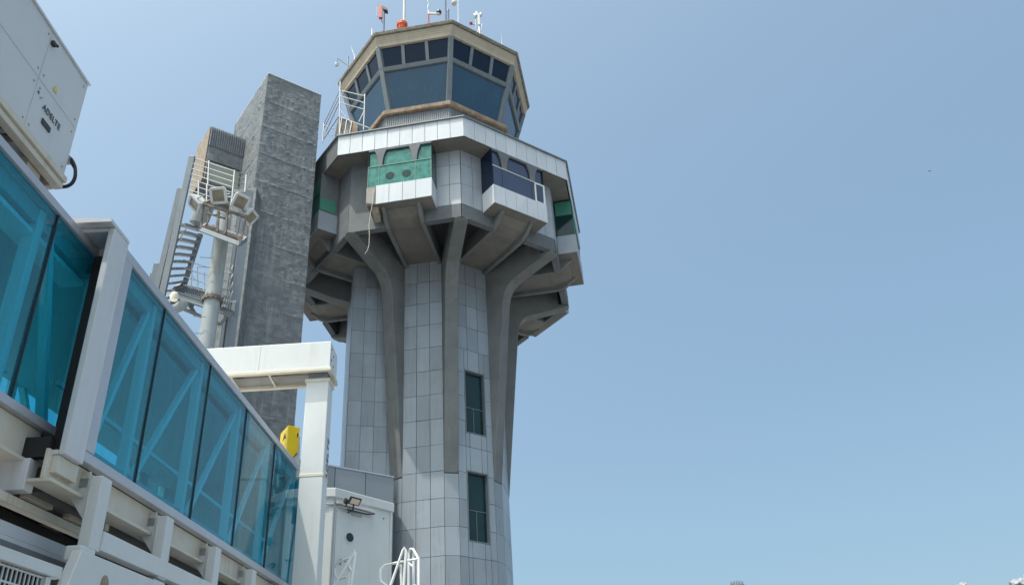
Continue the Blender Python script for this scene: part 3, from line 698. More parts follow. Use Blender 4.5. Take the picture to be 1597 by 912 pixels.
m.beam(mk(322, 332, 24.6), mk(352, 341, 24.6), .05, .05); m.beam(mk(318, 357, 24.6), mk(326, 340, 24.6), .04, .04); m.beam(mk(374, 378, 24.6), mk(366, 352, 24.6), .05, .05)
m.build('lamp_frame', MT['rust'], FM)
m = M(); m.beam(mk(338, 328, 24.7), mk(337, 336, 24.7), .16, .1); m.build('junction_box', MT['white'], FM)
m = M(); m.beam(mk(358, 332, 24.7), mk(357, 342, 24.7), .16, .1); m.build('junction_box', MT['white'], FM)
# basket rails behind the lamps
m = M()
for k in range(7):
    y = 8.2*k
    m.tube([mk(303-k*1.4, 247+y, 25.6), mk(366-k*1.6, 267+y, 25.6)], .022, 6); m.tube([mk(366-k*1.6, 267+y, 25.6), mk(384-k*.3, 273+y*.85, 26.6)], .02, 6)
for a in ((366, 266, 361, 318), (384, 273, 382, 300), (310, 282, 309, 318), (323, 287, 322, 318), (326, 251, 324, 290)): m.tube([mk(a[0], a[1], 25.6), mk(a[2], a[3], 25.6)], .035, 6)
m.build('guard_rail', MT['galv'], FM)
# floodlights
def flood(u, v, w, Y, yaw, roll, lab):
    c = mk(u, v, Y); n = unit(dirh(yaw)*.72-Z*.70)           # aimed down and outwards
    x = unit(np.cross(Z, n)); y = np.cross(n, x)
    x, y = x*math.cos(roll)+y*math.sin(roll), -x*math.sin(roll)+y*math.cos(roll)
    h = w/2
    B = M(); P = [c+x*a*h+y*b*h for a, b in ((-1, -1), (1, -1), (1, 1), (-1, 1))]+[c+x*a*h*.95+y*b*h*.95-n*.10 for a, b in ((-1, -1), (1, -1), (1, 1), (-1, 1))]+[c+x*a*h*.5+y*b*h*.5-n*.34 for a, b in ((-1, -1), (1, -1), (1, 1), (-1, 1))]
    fs = [(0, 1, 2, 3)]+[(i+4, i, (i+1) % 4, (i+1) % 4+4)[::-1] for i in range(4)]+[(i+8, i+4, (i+1) % 4+4, (i+1) % 4+8)[::-1] for i in range(4)]+[(8, 11, 10, 9)]
    fs = [f[::-1] if False else f for f in fs]
    B.add(P, fs); o = B.build('floodlight', MT['white'], FM, bevel=.03); tagk(o, label=lab)
    R = M()
    for a, b in (((-1, -1), (1, -1)), ((1, -1), (1, 1)), ((1, 1), (-1, 1)), ((-1, 1), (-1, -1))):
        R.beam(c+x*a[0]*h*.93+y*a[1]*h*.93+n*.03, c+x*b[0]*h*.93+y*b[1]*h*.93+n*.03, .09, .06, up=n)
    R.build('rim', MT['violet'], o, bevel=.01)
    Lm = M(); Lm.ext([c+x*a*h*.80+y*b*h*.80+n*.012 for a, b in ((-1, -1), (1, -1), (1, 1), (-1, 1))], n*.01); Lm.build('lens', MT['lens'], o)
    Sx = M(); Sx.beam(c-n*.2, c-n*.4-Z*.3, .06, .04); Sx.tube([c+x*h*1.05-n*.05, c+x*h*1.1-n*.4, c-x*h*1.1-n*.4, c-x*h*1.05-n*.05], .02, 6); Sx.build('yoke', MT['steel'], o)
flood(304, 318, .50, 24.6, -150, .1, 'leftmost floodlight, turned to the left')
flood(341, 305, .52, 24.5, -90, .0, 'centre floodlight, facing the viewer')
flood(374.5, 315.5, .52, 24.5, -42, .0, 'floodlight turned to the right')
flood(390, 338.5, .46, 24.9, -12, .0, 'rightmost floodlight, lower than the others and seen from its side')
# second landing with guard rails
ld = [mk(268, 458, 26.6), mk(362, 489, 26.6), mk(366, 470, 28.2), mk(280, 446, 28.2)]
m = M()
for i in range(4): m.ibeam(ld[i], ld[(i+1) % 4], .12, .22, .02)
m.build('landing_frame', MT['steel'], FM)
m = M()
for i in range(26):
    t = (i+.5)/26; m.beam(ld[0]+(ld[1]-ld[0])*t+Z*.08, ld[3]+(ld[2]-ld[3])*t+Z*.08, .018, .05)
for i in range(1, 4):
    t = i/4; m.beam(ld[0]+(ld[3]-ld[0])*t+Z*.05, ld[1]+(ld[2]-ld[1])*t+Z*.05, .05, .06)
m.build('landing_deck', MT['steel'], FM)
m = M()
for k in range(4):
    y = -13*k-4
    m.tube([mk(286, 448+y, 26.65), mk(358, 470+y, 26.65)], .018, 6); m.tube([mk(358, 470+y, 26.65), mk(364, 456+y, 28.1)], .018, 6)
for a in ((298, 450, 300, 406), (308, 452, 308, 416), (318, 455, 319, 425), (345, 462, 347, 428), (358, 470, 360, 418)): m.tube([mk(*a[:2], 26.65), mk(*a[2:], 26.65)], .018, 6)
m.tube([mk(300, 430, 26.65), mk(310, 442, 26.65)], .014, 6); m.tube([mk(337, 442, 26.65), mk(350, 453, 26.65)], .014, 6); m.build('landing_rail', MT['galv'], FM)
m = M()
for a_, b_ in (((356, 488), (344, 506)), ((303, 468), (297, 486)), ((282, 480), (344, 506)), ((292, 470), (306, 492))):
    m = M(); m.beam(mk(*a_, 26.9), mk(*b_, 27.2), .09, .09); m.build('strut', MT['steel'], FM)
m = M(); m.lathe(mk(282, 477, 26.3), [(.05, -.26), (.17, -.22), (.17, .22), (.05, .26)], 20, unit(A(.5, -.6, -.2))); m.build('drum', MT['pole'], FM, smooth=True)
m = M(); m.lathe(mk(313, 340, 26.5), [(.05, -.3), (.32, -.26), (.32, .5), (.05, .54)], 20, unit(A(.3, -.2, 1))); m.build('drum', MT['pole'], FM, smooth=True)
# pegs on the mast
m = M()
for v in (402, 417, 494, 520): q = mk(331-(v-402)*.1, v, 25.6); m.tube([q, q-A(.42, 0, -.05), q-A(.44, 0, -.1)], .012, 5)
m.build('step_peg', MT['steel'], FM)

# vertical I-beams behind the mast, beside the concrete tower
W = root('steel_column', (atY(365, 450, 28)[0], 28, GZ), 'tall pale blue-grey steel beam standing between the mast and the rough concrete tower', 'steel column')
pb = atY(374, 400, 28); m = M(); m.ibeam(A(pb[0], 28, GZ), A(pb[0], 28, atY(383, 300, 28)[2]), .34, .30, .03, up=BN); m.build('beam', MT['steel'], W)
W = root('steel_column', (atY(357, 450, 29.5)[0], 29.5, GZ), 'slimmer grey steel beam further back, hard against the left face of the rough tower', 'steel column')
pb2 = atY(362, 430, 30.5); m = M(); m.ibeam(A(pb2[0], 30.5, GZ), A(pb2[0], 30.5, atY(366, 330, 30.5)[2]), .22, .2, .025, up=BN); m.build('beam', MT['steel'], W)
W = root('service_pier', (0, 0, 0), 'stained grey wall pier behind the mast, left of the rough concrete tower', 'wall')
m = M(); q0 = atY(341, 440, 31.5); m.ext([A(q0[0], 31.5, GZ), A(q0[0]+1.1, 31.5, GZ), A(q0[0]+1.1, 33.5, GZ), A(q0[0], 33.5, GZ)], Z*(atY(352, 296, 31.5)[2]-GZ)); m.build('wall', MT['rough'], W, bevel=.02)

# ------------------------------------------------------------------ steel stair
ST = root('steel_stair', (atY(262, 440, 26.2)[0], 26.2, GZ), 'steep grey steel stair climbing beside the floodlight mast', 'stair')
def sp(u, v, Y): return atY(u, v, Y)
def strn(a, b, w, h, nm='stringer'):
    m = M(); d = unit(b-a); m.beam(a, b, w, h, up=A(0, -1, .3)); m.build(nm, MT['steel'], ST, bevel=.01)
ext = lambda a, b, k: b+(b-a)*k
a, b = sp(300, 244, 25.6), sp(256, 446, 26.4); strn(a, ext(a, b, .35), .22, .12)
a, b = sp(281.5, 294, 25.9), sp(247, 440, 26.6); strn(a, ext(a, b, .4), .20, .14)
a, b = sp(313, 365, 27.3), sp(287, 445, 27.8); strn(a, ext(a, b, .6), .16, .12)
a, b = sp(245, 411, 27.2), sp(237, 450, 27.4); strn(a, ext(a, b, .8), .2, .12)
a, b = sp(238, 426, 27.8), sp(232, 460, 28.0); strn(a, ext(a, b, .8), .14, .1)
for i in range(13):
    q = i*.122; l = sp(284-22*q, 350+118*q/1.25, 26.0+.7*q); r = sp(313-27*q, 359+102*q/1.25, 27.3+.5*q)
    m = M(); m.beam(l, r, .26, .085, up=Z); m.build('tread', MT['galv'], ST, bevel=.008)
for i in range(5):
    l = sp(252-1.6*i, 424+9*i, 27.2); r = sp(259-1.6*i, 426+9*i, 28.2); m = M(); m.beam(l, r, .2, .05); m.build('tread', MT['galv'], ST)
m = M(); m.tube([sp(292, 352, 27.5), sp(262, 400, 27.6), sp(243, 450, 27.8)], .04, 6); m.tube([sp(312, 372, 27.6), sp(299, 402, 27.7), sp(283, 446, 27.9)], .02, 6); m.build('handrail', MT['galv'], ST)

# ------------------------------------------------------------------ annex beside the shaft
au = dirh(35.0); an = A(au[1], -au[0], 0)
q = atY(614, 745, 36.4); q = A(q[0], q[1], 0); za = atY(614, 745, 36.4)[2]
AN = root('annex', (q[0]-au[0]*4, q[1]-au[1]*4, GZ), 'low flat-roofed annex clad in large blue-grey panels at the foot of the tower', 'building')
m = M(); m.ext([q, q-au*9, q-au*9-an*4, q-an*4], Z*(za-.02-GZ)); m.v = [(a, b, c+GZ) for a, b, c in m.v]; m.build('wall', MT['joint'], AN)
m = M()
s570 = (hit(570, 740, q, an)-q) @ au; s522 = (hit(522, 740, q, an)-q) @ au; wp = s570-s522
eds = [0, s570]+[s570-wp*i for i in range(1, 5)]
for i in range(len(eds)-1):
    for k in range(6):
        z1 = za-2.9*k; z0 = max(GZ, z1-2.9)
        if z1 < GZ+.1: break
        m.ext([q+au*(eds[i]-.015)+Z*(z0+.012), q+au*(eds[i+1]+.015)+Z*(z0+.012), q+au*(eds[i+1]+.015)+Z*(z1-.012), q+au*(eds[i]-.015)+Z*(z1-.012)], an*.03)
m.build('panel', MT['annex'], AN)
m = M(); m.ext([q+an*.05, q-au*9+an*.05, q-au*9-an*4, q-an*4], Z*.06); m.v = [(a, b, c+za) for a, b, c in m.v]; m.build('roof_trim', MT['alu'], AN)
m = M(); zw = hit(609, 815, q, an)[2]; s1 = (hit(606, 850, q, an)-q) @ au
m.ext([q+au*(s1-1.5)+an*.032+Z*(zw-3.4), q+au*(-.12)+an*.032+Z*(zw-3.4), q+au*(-.12)+an*.032+Z*zw, q+au*(s1-1.5)+an*.032+Z*zw], an*.02); m.build('window', MT['darkgreen'], AN)

# ------------------------------------------------------------------ boarding bridge (local frame: s along, n to the left, h up)
DV = A(-0.03061223, 0.99090226, 0.13105573); NL = A(-0.99952314, -0.03087856, 0)
def B(s, n, h): return DV*s+NL*n+Z*h
def SH(u, v, n):
    t = np.cross(NL, DV); t = t*np.sign(t[2]); p = hit(u, v, NL*n, NL); tt = p @ t; return p @ DV-.1322*tt, tt/.991375
BR = root('boarding_bridge', B(12, 6, 0)*A(1, 1, 0)+Z*GZ, 'long passenger boarding bridge with teal glass walls and white steel frame', 'boarding bridge')
def bb(m, s0, s1, n0, n1, h0, h1): 
    P = [B(s, n, h) for h in (h0, h1) for s, n in ((s0, n0), (s1, n0), (s1, n1), (s0, n1))]
    m.add(P, [(0, 1, 2, 3), (7, 6, 5, 4), (4, 5, 1, 0), (5, 6, 2, 1), (6, 7, 3, 2), (7, 4, 0, 3)]); return m
def part(name, mt, boxes, bevel=0, parent=None, label=None):
    if name in ('portal', 'grille_frame', 'side_channel'):
        m = M(); [bb(m, *b) for b in boxes]; return m.build(name, MT[mt], parent or BR, bevel=bevel, label=label)
    for b in boxes: m = M(); bb(m, *b); o = m.build(name, MT[mt], parent or BR, bevel=bevel, label=label)
    return o
def bbeam(m, p, q, w, h): m.beam(B(*p), B(*q), w, h, up=NL)
# outer tunnel
NF, NB = 4.6, 7.9
part('roof', 'white', [(9.8, 21.2, NF+.1, NB-.1, 5.74, 5.86)])
part('floor', 'carpet', [(9.85, 21.2, NF+.12, NB-.12, 2.97, 3.06)])
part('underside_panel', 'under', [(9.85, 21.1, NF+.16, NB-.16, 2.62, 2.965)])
part('ceiling', 'intern', [(9.85, 21.1, NF+.35, NB-.35, 5.42, 5.5)])
edges = [10.05, 11.42, 13.70, 16.05, 18.40, 20.95]
for sd_, n0, gl in ((0, NF, 'glass'), (1, NB, 'glass_far')):
    sg = 1 if sd_ == 0 else -1
    nn = lambda a: n0+sg*a
    def bx(s0, s1, a, b, h0, h1): return (s0, s1, min(nn(a), nn(b)), max(nn(a), nn(b)), h0, h1)
    part('frame_rail', 'alu', [bx(9.8, 21.2, -.02, .10, 5.705, 5.84), bx(9.8, 21.2, -.02, .10, 2.955, 3.08)], bevel=.012)
    part('frame_post', 'alu', [bx(9.8, 10.05, -.022, .10, 3.083, 5.702)], bevel=.012)
    part('frame_post', 'alu', [bx(20.97, 21.15, -.0, .10, 3.083, 5.702)], bevel=.012)
    for i in range(5):
        a, b = edges[i], edges[i+1]
        part('glass_panel', gl, [bx(a+.012, b-.012, .02, .032, 3.085, 5.70)])
        if i: part('gasket', 'gasket', [bx(a-.012, a+.012, .004, .05, 3.085, 5.70)])
        part('post', 'inpost', [bx(b-.19, b-.07, .10, .22, 3.08, 5.70)])
        m = M()
        if sd_ == 0: bbeam(m, (a+.12, nn(.16), 3.10), (b-.22, nn(.16), 5.62), .075, .075)
        else: bbeam(m, (b-.22, nn(.16), 3.10), (a+.12, nn(.16), 5.62), .1, .1)
        m.build('diagonal_brace', MT['inpost'], BR)
    part('chord', 'intern', [bx(9.9, 21.1, .12, .26, 5.52, 5.70), bx(9.9, 21.1, .12, .26, 3.08, 3.22)])
part('inner_handrail', 'inpost', [(10, 21, NF+.55, NF+.6, 4.0, 4.06), (10, 21, NB-.6, NB-.55, 4.0, 4.06)])
part('end_wall', 'intern', [(21.1, 21.2, NF+.12, NB-.12, 3.08, 5.7)])
# portal collar
part('portal', 'violet', [(9.34, 9.8, NF-.03, NF+.05, 2.90, 5.90), (9.34, 9.8, NB-.05, NB+.03, 2.90, 5.90), (9.34, 9.8, NF+.05, NB-.05, 5.84, 5.90), (9.34, 9.8, NF+.05, NB-.05, 2.90, 2.96)], bevel=.015)
m = M(); pr = [(NF-.03, 5.903), (NF-.03, 5.95), (NF+.5, 5.99), (NB, 5.99), (NB, 5.903)]
m.ext([B(9.2, n, h) for n, h in pr], B(9.8, 0, 0)-B(9.2, 0, 0)); m.build('portal_cap', MT['violet'], BR)
part('weather_seal', 'rubber', [(9.74, 9.78, NF+.055, NF+.345, 3.09, 5.70), (9.74, 9.78, NF+.1, NB-.1, 5.842, 5.86), (9.72, 9.76, NF+.345, NB-.06, 2.965, 3.24), (9.3, 9.42, NF+.14, NF+.42, 2.87, 3.1)])
# inner tunnel
N1, N2 = 4.95, 7.55
part('roof', 'white', [(-3, 9.9, N1+.1, N2-.1, 5.72, 5.80)])
part('floor', 'carpet', [(-3, 9.9, N1+.12, N2-.12, 3.27, 3.36)])
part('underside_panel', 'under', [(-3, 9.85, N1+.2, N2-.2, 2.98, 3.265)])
part('ceiling', 'intern', [(-3, 9.9, N1+.42, N2-.42, 5.40, 5.46)])
part('ceiling_cove', 'inpost', [(-3, 9.9, N1+.14, N1+.42, 5.34, 5.40), (-3, 9.9, N2-.42, N2-.14, 5.34, 5.40)])
e1 = [-2.8, -.5, 1.8, 4.12, 6.43, 8.73, 9.9]
for sd_, n0, gl in ((0, N1, 'glass'), (1, N2, 'glass_far')):
    sg = 1 if sd_ == 0 else -1
    nn = lambda a: n0+sg*a
    def bx(s0, s1, a, b, h0, h1): return (s0, s1, min(nn(a), nn(b)), max(nn(a), nn(b)), h0, h1)
    part('frame_rail', 'alu', [bx(-3, 9.9, -.02, .10, 5.72, 5.83), bx(-3, 9.9, -.02, .10, 3.25, 3.355)], bevel=.01)
    for i in range(6):
        a, b = e1[i], e1[i+1]
        part('glass_panel', gl, [bx(a+.012, b-.012, .02, .032, 3.36, 5.715)])
        if i: part('gasket', 'gasket', [bx(a-.014, a+.014, .004, .05, 3.36, 5.715)])
        if i < 5: part('post', 'inpost', [bx(b-.20, b-.06, .12, .26, 3.36, 5.70)])
        m = M()
        if i == 5: bbeam(m, (8.86, nn(.17), 5.62), (9.75, nn(.17), 3.42), .10, .10)
        elif i % 2: bbeam(m, (a+.15, nn(.4), 3.4), (b-.25, nn(.4), 5.5), .09, .09)
        else: bbeam(m, (a+.15, nn(.4), 5.5), (b-.25, nn(.4), 3.4), .09, .09)
        if i == 5 or sd_: m.build('diagonal_brace', MT['inpost'], BR)
    part('chord', 'intern', [bx(-3, 9.9, .14, .30, 5.5, 5.70)])
part('inner_handrail', 'inpost', [(-3, 9.6, N1+.6, N1+.68, 4.02, 4.08), (-3, 9.6, N2-.68, N2-.6, 4.02, 4.08)])
part('far_panel', 'intern', [(7.4, 8.05, N2-.14, N2-.10, 3.4, 4.25), (4.9, 6.3, N2-.14, N2-.10, 3.4, 4.1)])
# side channels (cream) and flanges under both tunnels
part('side_channel', 'cream', [(-3, 9.6, N1+.06, N1+.10, 2.86, 3.245), (-3, 9.6, N1+.0, N1+.25, 2.82, 2.86)], bevel=.006)
part('side_channel', 'cream', [(9.25, 21.1, NF+.10, NF+.14, 2.62, 2.95), (9.25, 21.1, NF+.02, NF+.28, 2.58, 2.62), (9.35, 9.85, NF+.03, NF+.10, 2.70, 2.895)], bevel=.006)
part('end_crossbeam', 'violet', [(9.25, 9.45, NF+.28, NB-.2, 2.5, 2.85)], bevel=.01)
part('crossbeam', 'cream', [(s, s+.12, NF+.28, NB-.2, 2.5, 2.61) for s in (11.4, 13.7, 16.0, 18.4)])
part('crossbeam', 'under', [(s, s+.14, N1+.25, N2-.2, 2.82, 2.975) for s in (1.8, 4.1, 6.4, 8.5)])
# hanging carriage frame
for i, s in enumerate((10.02, 12.22, 14.55, 16.85, 19.1)):
    part('hanger_post', 'white', [(s, s+.28, 4.42, 4.56, 2.0, 2.83)], bevel=.012)
    m = M(); m.ext([B(s+.06, n, h) for n, h in ((4.565, 2.82), (4.86, 2.82), (4.86, 2.72), (4.565, 2.32))], B(.02, 0, 0)); m.build('gusset', MT['white'], BR)
    m = M(); m.ext([B(s+.06, n, h) for n, h in ((4.6, 2.9), (4.72, 2.9), (4.72, 2.7), (4.6, 2.7))], B(.05, 0, 0)); m.build('clamp', MT['cream'], BR, bevel=.005)
part('carriage_rail', 'white', [(10.3, 21, 4.40, 4.55, 2.02, 2.24)], bevel=.01)
part('carriage_rail', 'cream', [(-3, 20.5, 5.0, 5.12, 2.36, 2.46)], bevel=.01)
part('lower_rail', 'violet', [(-3, 20.5, 5.02, 5.12, 2.05, 2.19), (-3, 20.5, 4.94, 5.03, 1.90, 2.02)], bevel=.01)
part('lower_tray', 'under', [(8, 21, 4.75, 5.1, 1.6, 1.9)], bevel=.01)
for (u0, v0), (u1, v1) in (((42, 771), (83, 793)), ((108, 803), (131, 817))):
    sa_, ha_ = SH(u0, v0, 5.14); sb_, hb_ = SH(u1, v1, 5.14); part('roller_bracket', 'cream', [(sa_, sb_, 5.14, 5.22, max(ha_, hb_)-.03, max(ha_, hb_)+.07)], bevel=.01)
part('cable_tray', 'rubber', [(9.6, 20, 5.3, 7.4, 2.3, 2.42)])
part('hinge_post', 'white', [(9.76, 10.12, 4.38, 4.56, 1.83, 1.99), (12.1, 12.5, 4.42, 4.58, 1.6, 1.98)], bevel=.02)
m = M(); m.ext([B(s, 4.36, h) for s, h in ((9.74, 1.93), (10.2, 1.93), (13.2, 1.93), (13.2, .3), (9.0, .3), (9.55, 1.5))], NL*.12); m.build('side_plate', MT['white'], BR, bevel=.012)
m = M(); s_, h_ = SH(164, 911, 4.35); m.lathe(B(s_, 4.35, h_), [(.10, 0), (.10, .01)], 16, NL); m.build('plate_sticker', MT['rough_edge'], BR)
# grille cabinet at the bottom left
part('grille_frame', 'white', [(6.5, 9.56, 4.44, 4.60, 1.60, 1.72), (6.5, 9.46, 4.46, 4.60, .6, .72), (9.3, 9.40, 4.46, 4.60, .72, 1.595), (8.2, 8.27, 4.46, 4.60, .72, 1.595), (6.5, 6.6, 4.46, 4.60, .72, 1.595)], bevel=.01)
part('grille_back', 'rubber', [(6.6, 9.3, 4.55, 4.57, .7, 1.62)])
m = M(); s = 6.64
while s < 9.28: bb(m, s, s+.018, 4.494, 4.506, .72, 1.595); s += .085
h = .76
while h < 1.58: bb(m, 6.6, 9.3, 4.492, 4.504, h, h+.018); h += .135
m.build('grille_mesh', MT['white'], BR)
# drive column (hidden by the frame edge) so the bridge stands on something
m = M()
for n in (5.2, 7.3): m.box(A(-n, 13, .55)+A(0, 0, 0), A(.22, 0, 0), A(0, .3, 0), A(0, 0, 1.55))
m.box(A(-6.2, 13, -1.0), A(1.6, 0, 0), A(0, .25, 0), A(0, 0, .25)); m.build('drive_column', MT['white'], BR, bevel=.02)
for x in (-5.1, -7.3):
    m = M(); m.lathe(A(x-.2, 13, -1.15), [(.2, 0), (.53, .03), (.55, .1), (.55, .3), (.53, .37), (.2, .4)], 28, A(1, 0, 0)); m.build('wheel', MT['rubber'], BR, smooth=True)
# end pipe between bridge end and gantry column
m = M(); m.tube([atY(467, 735, 20.7), atY(464, 912, 20.7)], .025, 8); m.tube([atY(469, 790, 20.6), atY(465, 800, 20.6), atY(465, 815, 20.6)], .05, 8)
for v in (872, 905): m.box(atY(465, v, 20.65), A(.07, 0, 0), A(0, .05, 0), A(0, 0, .012))
m.build('drain_pipe', MT['steel'], BR)

# ------------------------------------------------------------------ equipment cabinet on the tunnel roof
K = root('equipment_cabinet', B(7.2, 5.7, 6.05), 'large white metal equipment cabinet with dark lettering on the roof of the near tunnel', 'cabinet')
def kp(name, mt, boxes, bevel=0):
    for b in boxes: m = M(); bb(m, *b); m.build(name, MT[mt], K, bevel=bevel)
kp('housing', 'cabinetm', [(4.6, 8.60, 4.95, 6.45, 6.20, 7.70)], bevel=.012)
kp('top_trim', 'violet', [(4.58, 8.62, 4.93, 6.47, 7.70, 7.73)])
kp('base_frame', 'cream', [(4.6, 8.60, 4.93, 5.03, 6.02, 6.10), (4.6, 8.60, 4.90, 4.98, 6.11, 6.19), (4.6, 8.60, 6.35, 6.45, 6.02, 6.19), (8.5, 8.6, 5.04, 6.34, 6.02, 6.19)], bevel=.008)
kp('base_foot', 'cream', [(s, s+.3, 5.05, 5.3, 5.81, 6.1) for s in (5.0, 6.6, 8.0)]+[(s, s+.3, 6.2, 6.4, 5.81, 6.1) for s in (5.0, 6.6, 8.0)])
kp('louvre', 'rust', [(s, s+.12, 5.04, 5.2, 6.06, 6.10) for s in (7.3, 7.55, 8.1, 8.3)])
kp('panel_seam', 'violet', [(7.583, 7.59, 4.944, 4.948, 6.22, 7.68), (6.1, 6.107, 4.944, 4.948, 6.22, 7.68), (4.62, 8.58, 4.944, 4.948, 6.95, 6.954)])
m = M()
for s in (7.52, 7.66, 8.5):
    for h in (6.3, 6.85, 7.05, 7.6): m.lathe(B(s, 4.948, h), [(.014, 0), (.012, .008)], 8, -NL)
m.build('bolt', MT['galv'], K)
s_, h_ = SH(72, 196, 4.94); kp('vent_slot', 'black', [(s_-.10, s_+.10, 4.935, 4.947, h_-.035, h_+.035)])
s_, h_ = SH(82.5, 69, 4.94); m = M(); m.box(B(s_, 4.93, h_), DV*.035, NL*.02, Z*.03); m.beam(B(s_-.03, 4.93, h_-.02), B(s_+.05, 4.9, h_+.0), .03, .03); m.build('latch', MT['black'], K, bevel=.006)
s_, h_ = SH(87, 140, 4.94); m = M(); m.ext([B(s_+a, 4.945, h_+b) for a, b in ((-.05, -.035), (.05, -.035), (0, .055))], -NL*.004); m.build('warning_sticker', MT['sticker'], K)
sA, hA = SH(68.5, 163, 4.94); sB, hB = SH(94, 196, 4.94)
text('lettering', 'ADELTE', .115, B(sA, 4.944, hA-.06), DV, Z, MT['ink'], K, sp=1.12)
m = M()
for i, (a, b, r) in enumerate(((-.15, .07, .024), (-.09, .03, .012), (-.05, .06, .008))): m.ext([B(sA+a-r, 4.946, hA+b-r), B(sA+a+r, 4.946, hA+b-r), B(sA+a, 4.946, hA+b+r)], -NL*.003)
m.build('logo_mark', MT['ink'], K)
# flexible cable loops
m = M(); pts = [(101, 246), (105, 244), (112, 250), (117, 262), (117, 276), (112, 286), (103, 291), (96, 291)]
def smooth(pts, k=4):
    out = []
    for i in range(len(pts)-1):
        p0, p1, p2, p3 = (np.array(pts[max(0, min(len(pts)-1, i+d))], float) for d in (-1, 0, 1, 2))
        for q in range(k):
            t = q/k; out.append(.5*((2*p1)+(-p0+p2)*t+(2*p0-5*p1+4*p2-p3)*t*t+(-p0+3*p1-3*p2+p3)*t**3))
    return out+[np.array(pts[-1], float)]
yc = B(8.66, 5.0, 6.3)[1]
m.tube([atY(u, v, yc) for u, v in smooth(pts)], .022, 8)
m.tube([atY(u, v, yc) for u, v in smooth([(101, 252), (107, 250), (113, 257), (118, 268), (116, 280), (108, 289), (97, 291.5)])], .016, 8)
tagk(m.build('cable', MT['rubber'], smooth=True), 'black flexible cables looping from the right end of the white roof cabinet', 'cable')
m = M()
for v in (249, 254): m.lathe(atY(103, v, yc), [(.03, -.06), (.03, .06)], 10, A(1, 0, 0))
m.build('cable_gland', MT['galv'], K)
# small round lamp on the outer tunnel roof edge
p = atY(272, 461, B(12.9, 4.7, 6)[1]); m = M(); m.lathe(p-Z*.08, [(.02, -.02), (.06, 0), (.075, .07), (.05, .13), (.01, .15)], 14)
tagk(m.build('roof_lamp', MT['rope'], smooth=True), 'small rounded white lamp on the roof edge of the teal glass tunnel', 'lamp')

# ------------------------------------------------------------------ gantry over the bridge
GT = root('gantry', (-6.4, 19.2, GZ), 'white steel gantry frame straddling the far end of the boarding bridge', 'gantry')
cL, cR, cF, cB = -4.85, -4.33, 19.0, 19.45
zT = 10.05
m = M(); m.ext([A(cL, cF, GZ), A(cR, cF, GZ), A(cR, cB, GZ), A(cL, cB, GZ)], Z*(zT-GZ)); m.build('column', MT['white'], GT, bevel=.02)
m = M(); m.ext([A(-8.85, cF, GZ), A(-8.35, cF, GZ), A(-8.35, cB, GZ), A(-8.85, cB, GZ)], Z*(zT-GZ)); m.build('column', MT['white'], GT, bevel=.02)
m = M(); m.box(A((cL+cR)/2, (cF+cB)/2, zT+.0), A(.29, 0, 0), A(0, .26, 0), A(0, 0, .04)); m.box(A((cL+cR)/2, (cF+cB)/2, 7.75), A(.268, 0, 0), A(0, .232, 0), A(0, 0, .04)); m.build('column_plate', MT['cream'], GT, bevel=.01)
zb2 = 10.28; zt2 = 10.98; bf, bk = 18.85, 19.6; xr = -4.30; xl = -9.1
m = M(); m.ext([A(xl, bf, zb2), A(xr, bf, zb2), A(xr, bf, zt2), A(xl, bf, zt2)], A(0, .02, 0)); m.ext([A(xl, bk, zb2), A(xr, bk, zb2), A(xr, bk, zt2), A(xl, bk, zt2)], A(0, .02, 0))
m.ext([A(xl, bf+.021, zt2-.02), A(xr, bf+.021, zt2-.02), A(xr, bk-.001, zt2-.02), A(xl, bk-.001, zt2-.02)], Z*.018); 
m.ext([A(xr-.02, bf+.021, zb2), A(xr-.02, bk-.001, zb2), A(xr-.02, bk-.001, zt2-.021), A(xr-.02, bf+.021, zt2-.021)], A(.02, 0, 0)); m.build('crossbeam', MT['white'], GT, bevel=.006)
m = M()
for x in (-5.95, -7.2, -8.4): m.box(A(x, bf-.002, (zb2+zt2)/2), A(.006, 0, 0), A(0, .003, 0), A(0, 0, .34))
m.build('beam_seam', MT['alu'], GT)
m = M(); m.box(A((xl+xr)/2, bf+.0, zb2-.04), A((xr-xl)/2+.04, 0, 0), A(0, .05, 0), A(0, 0, .04)); m.box(A((xl+xr)/2, bk+.0, zb2-.04), A((xr-xl)/2+.04, 0, 0), A(0, .05, 0), A(0, 0, .04))
m.box(A(xr, (bf+bk)/2, zb2-.04), A(.05, 0, 0), A(0, (bk-bf)/2-.052, 0), A(0, 0, .04)); m.build('bottom_flange', MT['cream'], GT, bevel=.008)
m = M(); m.box(A((xl+xr)/2, (bf+bk)/2, zb2+.25), A((xr-xl)/2-.03, 0, 0), A(0, (bk-bf)/2-.03, 0), A(0, 0, .01)); m.build('inner_soffit', MT['buff'], GT)
m = M()
for x in (-5.72, -6.6, -6.75, -7.7): m.box(A(x, (bf+bk)/2, zb2-.02), A(.02, 0, 0), A(0, (bk-bf)/2-.055, 0), A(0, 0, .03))
m.build('stiffener', MT['cream'], GT)
m = M(); m.box(A(-4.59, 19.2, 10.18), A(.22, 0, 0), A(0, .18, 0), A(0, 0, .09)); m.build('pad', MT['steel'], GT)
m = M()
for y, z in ((18.98, 10.83), (19.2, 10.75), (18.98, 10.55), (19.2, 10.48)): m.lathe(A(xr, y, z), [(.028, 0), (.028, .008)], 10, A(1, 0, 0))
m.build('bolt_hole', MT['black'], GT)
p = atY(499, 738, 19.2); z0 = p[2]
text('lettering', 'ADELTE', .26, A(cR+.003, 19.40, hit(503, 738, A(cR, 0, 0), A(1, 0, 0))[2]), Z, A(0, -1, 0), MT['ink'], GT, sp=1.1)

